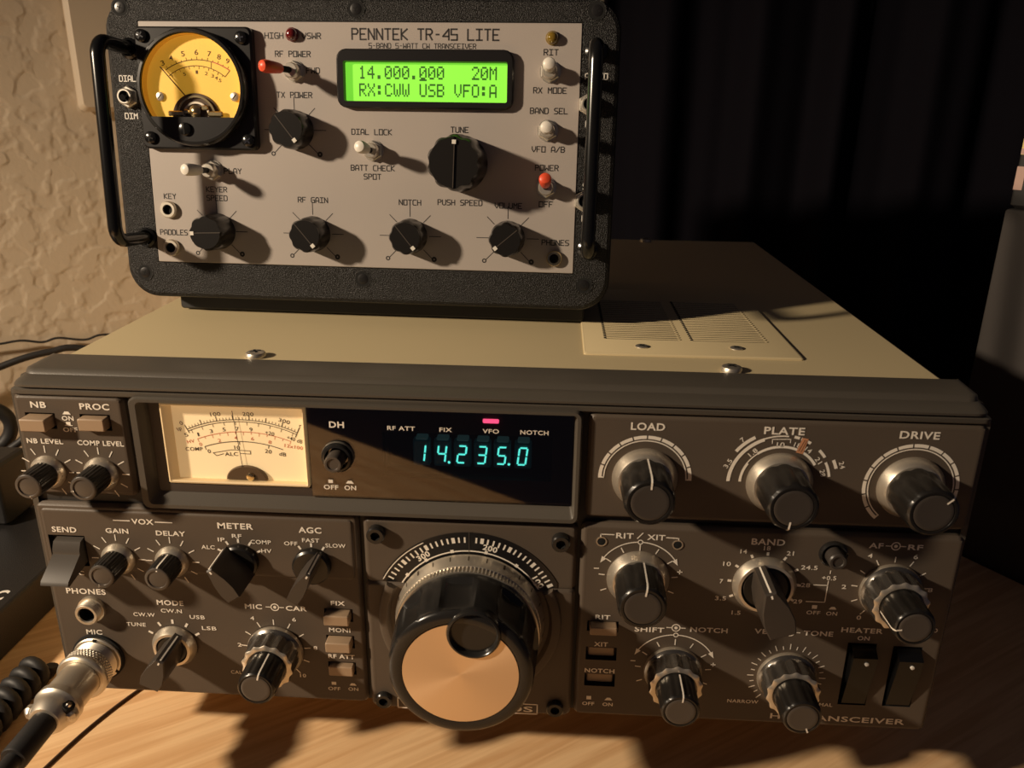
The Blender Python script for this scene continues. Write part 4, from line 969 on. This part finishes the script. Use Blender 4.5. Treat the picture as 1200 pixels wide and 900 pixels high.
# toggles
def toggle(cx, cz, dx, dz, L, capm, label):
    t = MB()
    t.lathe(cx, cz, [(4.1, .1), (4.1, -1.9), (3.7, -2.2), (2.6, -2.2)], M['nut'], 6, cap1=False)
    t.lathe(cx, cz, [(4.3, .05), (4.3, -.5), (3, -.6)], M['nut'], 24, cap1=False)
    t.lathe(cx, cz, [(3.0, -1.8), (3.0, -5.4), (2.6, -6.0), (1.6, -6.0)], M['nut'], 24)
    o = sb(t, 'toggle_switch', label=label)
    dv = Vector((dx, -1, dz)).normalized(); b = Vector((cx, -5, cz))
    lv = MB(); lv.tube([b, b+dv*L*.4], [1.2, 1.35], M['hole'] if capm is M['red'] else M['gloss'], 12); sb(lv, 'toggle_lever', o)
    c = MB(); c.tube([b+dv*L*f for f in (.34, .40, .62, .85, .95, 1.0)], [1.8, 2.05, 2.4, 2.55, 2.1, .9], capm, 20); sb(c, 'toggle_cap', o, ('red' if capm is M['red'] else 'cream white')+' plastic cap')
    return o
toggle(-25.9, 30.2, -.52, .0, 15.5, M['red'], 'toggle switch with a red cap leaning left'); toggle(-63.4, -9.7, -.32, .02, 14, M['cream'], 'toggle switch with a cream cap leaning left')
toggle(6.2, -.5, -.18, .12, 11.5, M['cream'], 'toggle switch with a cream cap below the dial lock legend'); toggle(78.6, 31.0, .02, .10, 12.5, M['cream'], 'toggle switch with a cream cap below the amber lamp')
toggle(78.3, 8.6, .02, .05, 11.5, M['cream'], 'push-toggle with a cream cap below the band legend'); toggle(78.3, -13.8, .02, .36, 12, M['red'], 'power toggle with a red cap tilted up')
# lamps and jacks
for x, z, mt_, lb in ((-26.3, 44.2, M['redled'], 'dark red warning lamp'), (79.1, 43.5, M['ambled'], 'amber lamp')):
    l = MB(); l.lathe(x, z, [(2.7, .1), (2.7, -.8), (2.4, -1.0)], mt_, 24, cap1=False); l.lathe(x, z, [(2.4, -.8), (2.3, -1.8), (1.8, -2.7), (1.0, -3.2), (.3, -3.35)], mt_, 24); sb(l, 'indicator_lamp', label=lb)
def jack(x, z, lb, r=3.6, y0=0, m=None):
    j = MB(); j.lathe(x, z, [(r, y0+.2), (r, y0-1.4), (r*.88, y0-2.0), (r*.6, y0-2.0), (r*.55, y0-1.4)], m or M['nickel'], 28, cap1=False); j.lathe(x, z, [(r*.58, y0-1.8), (r*.55, y0-.3)], M['hole'], 20); sb(j, 'phone_jack', label=lb)
jack(-84.3, -26.4, 'nickel key jack'); jack(-84.4, -42.6, 'nickel paddle jack'); jack(82.6, -42.7, 'copper-ringed headphone jack', 3.3, 0, M['brass'])
def mini_switch(x, z, lb):
    t = MB(); t.lathe(x, z, [(4.5, .4), (4.5, -1.6), (4.0, -2.0), (2.9, -2.0)], M['nut'], 6, cap1=False); t.lathe(x, z, [(3.2, -1.8), (3.2, -4.2), (2.8, -4.6), (2.3, -4.6), (2.2, -4.0)], M['nut'], 24, cap1=False)
    t.lathe(x, z, [(2.25, -4.3), (2.2, -3)], M['hole'], 20)
    o = sb(t, 'toggle_switch', label=lb)
    v = MB(); v.tube([(x, -3, z), (x+.5, -6.6, z-.6)], [1.0, 1.2], M['gloss'], 12); sb(v, 'toggle_lever', o)
mini_switch(-97.6, 19.4, 'small dial dimmer switch on the left of the frame'); mini_switch(94.6, 18.8, 'upper small switch behind the right handle'); mini_switch(94.2, -18.9, 'lower small switch behind the right handle')

# ------------------------------------------------------------------ microphone plug and cord
mc = empty('microphone_cord', 'black coiled microphone cord with a nickel plug in the lower left of the big radio', 'cable', (-151.8, -30, 0))
X0, Z0 = -151.8, 30.4
OFM = (151.8, 30, 0)
def mb_(mb, name, parent=None, label=None, **k): return _b(mb, name, parent or mc, label, off=OFM, **k)
p = MB(); p.lathe(X0, Z0, [(7.8, -1.75), (8.0, -2.0), (8.0, -7)], M['nickel'], 40, cap0=True, cap1=False)
for k in range(5): p.lathe(X0, Z0, [(8.0, -1.9-k*.95), (8.5, -2.3-k*.95), (8.0, -2.75-k*.95)], M['nickel'], 40, cap1=False)
p.lathe(X0, Z0, [(7.3, -6), (7.4, -14), (7.4, -26), (7.0, -27)], M['nickel'], 48)
p.box(X0+4.9, X0+5.7, -24, -14, Z0+4.2, Z0+5.2, M['nickel'], .3)
mb_(p, 'plug_barrel', label='smooth nickel plug barrel')
p = MB()
for k in range(4): p.lathe(X0, Z0, [(8.8, -6.6-k*1.05), (9.3, -6.9-k*1.05), (9.3, -7.3-k*1.05), (8.8, -7.6-k*1.05)], M['nickel'], 288, cap0=(k == 0), cap1=False, wob=lambda a, i, k=k: 1-.035*(0.5-0.5*math.cos(48*a+k*PI)))
p.lathe(X0, Z0, [(8.7, -10.7), (9.5, -10.9), (9.6, -11.5), (9.4, -12.3), (8.8, -12.8), (7.5, -12.8)], M['nickel'], 60, cap1=False)
mb_(p, 'coupling_ring', label='knurled coupling ring')
p = MB(); p.lathe(X0, Z0, [(7.4, -24.8), (8.3, -25.3), (8.4, -28.0), (7.9, -28.6), (7.4, -29.2), (7.2, -31.0), (6.6, -33.5), (5.6, -35.4), (4.8, -35.6)], M['nickel'], 48, cap0=True)
p.box(X0-9.6, X0-5.4, -33.2, -28.4, Z0-2.4, Z0+2.6, M['nickel'], 1.4)
p.box(X0+5.0, X0+9.2, -33.2, -28.4, Z0-2.4, Z0+2.6, M['nickel'], 1.4)
clamp = mb_(p, 'cable_clamp', label='nickel cable clamp')
p = MB(); p.tube([(X0+5.6, -30.8, Z0+2.0), (X0+6.8, -30.8, Z0+4.0)], [2.3, 2.1], M['hole'], 18); p.tube([(X0+6.6, -30.8, Z0+3.7), (X0+7.2, -30.8, Z0+4.7)], [1.3, .8], M['chrome'], 10); mb_(p, 'clamp_screw', clamp, 'small bright screw')
p = MB(); p.lathe(X0, Z0, [(4.5, -33), (4.6, -52), (4.3, -52.6), (3.0, -52.6)], M['rubber'], 32); mb_(p, 'strain_sleeve', label='black rubber sleeve')
# straight lead loops down out of the picture and the coiled part comes back behind the plug
lead = [(X0, -48, Z0), (X0, -62, Z0), (X0-1, -78, Z0-3), (X0-5, -94, Z0-13), (X0-12, -108, Z0-22), (X0-20, -114, Z0-25), (-188, -112, -6), (-198, -108, -12), (-205, -98, -13.2)]
def smooth(P, n=6):
    P = [Vector(v) for v in P]; out = []
    for i in range(len(P)-1):
        a, b, c, d_ = P[max(i-1, 0)], P[i], P[i+1], P[min(i+2, len(P)-1)]
        for k in range(n):
            t = k/n; out.append(.5*((2*b)+(c-a)*t+(2*a-5*b+4*c-d_)*t*t+(3*b-a-3*c+d_)*t**3))
    out.append(P[-1]); return out
p = MB(); p.tube(smooth(lead), 2.9, M['rubber'], 14); mb_(p, 'straight_lead')
p = MB(); hel = []
for k in range(20*16+1):
    t = k/16; hel.append((-207+5.2*math.cos(2*PI*t), -92+t*6.6, -8+5.2*math.sin(2*PI*t)))
p.tube(hel, 2.7, M['rubber'], 10); mb_(p, 'coiled_lead', label='coiled black lead lying on the desk')

# ------------------------------------------------------------------ left side clutter
def vbox(mb, x0, x1, y0, y1, z0, z1, m, b=2.0): hbox(mb, x0, x1, y0, y1, z0, z1, m, b)
lo_ = MB(); vbox(lo_, -450, -234, -60, 160, -16, 8, M['blackbox'], 1.5)
tmp = MB(); tmp.text('C', 0, 0, 5.6, 8.0, M['trimwhite'], 0, .02)
lo_.add([(x-242.2, z+69, 8.1) for x, y, z in tmp.v], tmp.f, M['trimwhite'])
tag(lo_.build('equipment_case', sharp=12), 'flat black equipment case on the desk at the left of the big radio', 'case')
ta = MB(); vbox(ta, -470, -280, 132, 159, 8, 46, M['blackbox'], 2.5)
tag(ta.build('power_supply', sharp=12), 'taller black box standing on the flat black case at the left edge', 'box')
def cable(name, label, pts, r, cat='cable', m=None):
    t = MB(); t.tube(smooth(pts), r, m or M['rubber'], 10); tag(t.build(name), label, cat)
def onwall(e1, e2, z): v = E1*e1+E2*e2; return (v.x, v.y, z)
cable('thin_wire', 'thin black wire running along the wall, the upper of two', [(-400, 228, 75), (-366.4, 251.5, 75.9), (-356.2, 258.4, 75.9), (-345.6, 265.6, 76.5), (-335.3, 272.7, 73.6), (-327.2, 278.2, 75.3), (-313.4, 287.6, 71.7), (-299.4, 297.2, 73.2), (-255, 327, 58), (-222, 345, 22), (-206, 352, -10), (-196, 350, -15.2)], .8)
cable('thick_cable', 'thicker black cable curving behind the big radio just below the thin wire', [(-400, 222, 40), (-365.6, 244.7, 57.4), (-354.9, 252.1, 61.4), (-341.7, 261.0, 65.7), (-328.6, 270.0, 67.7), (-313.1, 280.5, 67.5), (-268, 311, 48), (-232, 330, 14), (-214, 334, -9), (-198, 328, -13.6)], 2.4)
cable('looped_cord', 'black cord bent into a loop at the left edge behind the black boxes', [(-390, 196, 44), (-353.1, 219.4, 44.4), (-344.1, 225.5, 40.8), (-339.7, 228.5, 34.9), (-338.7, 229.2, 27.3), (-341.9, 227.0, 18.8), (-350.5, 221.2, 12.4), (-390, 196, -8)], 4.5)
cable('sloping_cord', 'black cord sloping up behind the big radio, the upper of two by the loop', [(-385, 186, -11), (-349.3, 209.8, 5.8), (-338.8, 217.0, 12.8), (-330.8, 222.5, 18.7), (-320.5, 229.5, 24.7), (-280, 256, 30), (-244, 284, 10), (-220, 302, -10), (-200, 308, -13.4)], 2.6)
cable('lower_cord', 'black cord sloping up behind the big radio, the lower of two by the loop', [(-372, 182, -13), (-345.1, 200.6, -6.3), (-334.4, 207.9, 4.8), (-327.1, 212.9, 11.4), (-315.9, 220.5, 19.4), (-278, 246, 22), (-240, 270, 0), (-218, 280, -12), (-196, 284, -13.4)], 2.6)

# ------------------------------------------------------------------ right side
bx = MB(); hbox(bx, 331, 420, -110, 18, 186.2, 420, M['darkbox'], 2)
carton = empty('dark_carton', 'dark carton with a yellow label on top of the grey cabinet at the right edge', 'carton', (0, 0, 0))
setrot(bx.build('carton_body', carton, sharp=12))
lb2 = MB()
for y0, y1, z0, z1, m in ((5.5, 17.2, 214, 226, M['yellowlab']), (5.5, 17.2, 214.2, 217, M['pinklab'])):
    lb2.add([(330.9 if m is M['yellowlab'] else 330.8, y0, z0), (330.9 if m is M['yellowlab'] else 330.8, y1, z0), (330.9 if m is M['yellowlab'] else 330.8, y1, z1), (330.9 if m is M['yellowlab'] else 330.8, y0, z1)], [[0, 3, 2, 1]], m)
setrot(lb2.build('yellow_label', carton))
lb3 = MB(); lb3.add([(330.9, 13, 196), (330.9, 17.5, 196), (330.9, 17.5, 208), (330.9, 13, 208)], [[0, 3, 2, 1]], M['pinklab']); setrot(lb3.build('pink_label', carton))
cable('thin_shadow_line', 'thin brown strip modelled for a shadow line on the desk beside the microphone plug', [(-179, -32, -15.3), (-174.4, -8.2, -15.3), (-168.8, 13.4, -15.3), (-160.6, 34.1, -15.3), (-150, 54, -15.3)], .65, 'cable', M['shadowbrown'])  # thin brown tube laid on the desk in place of a cast shadow line
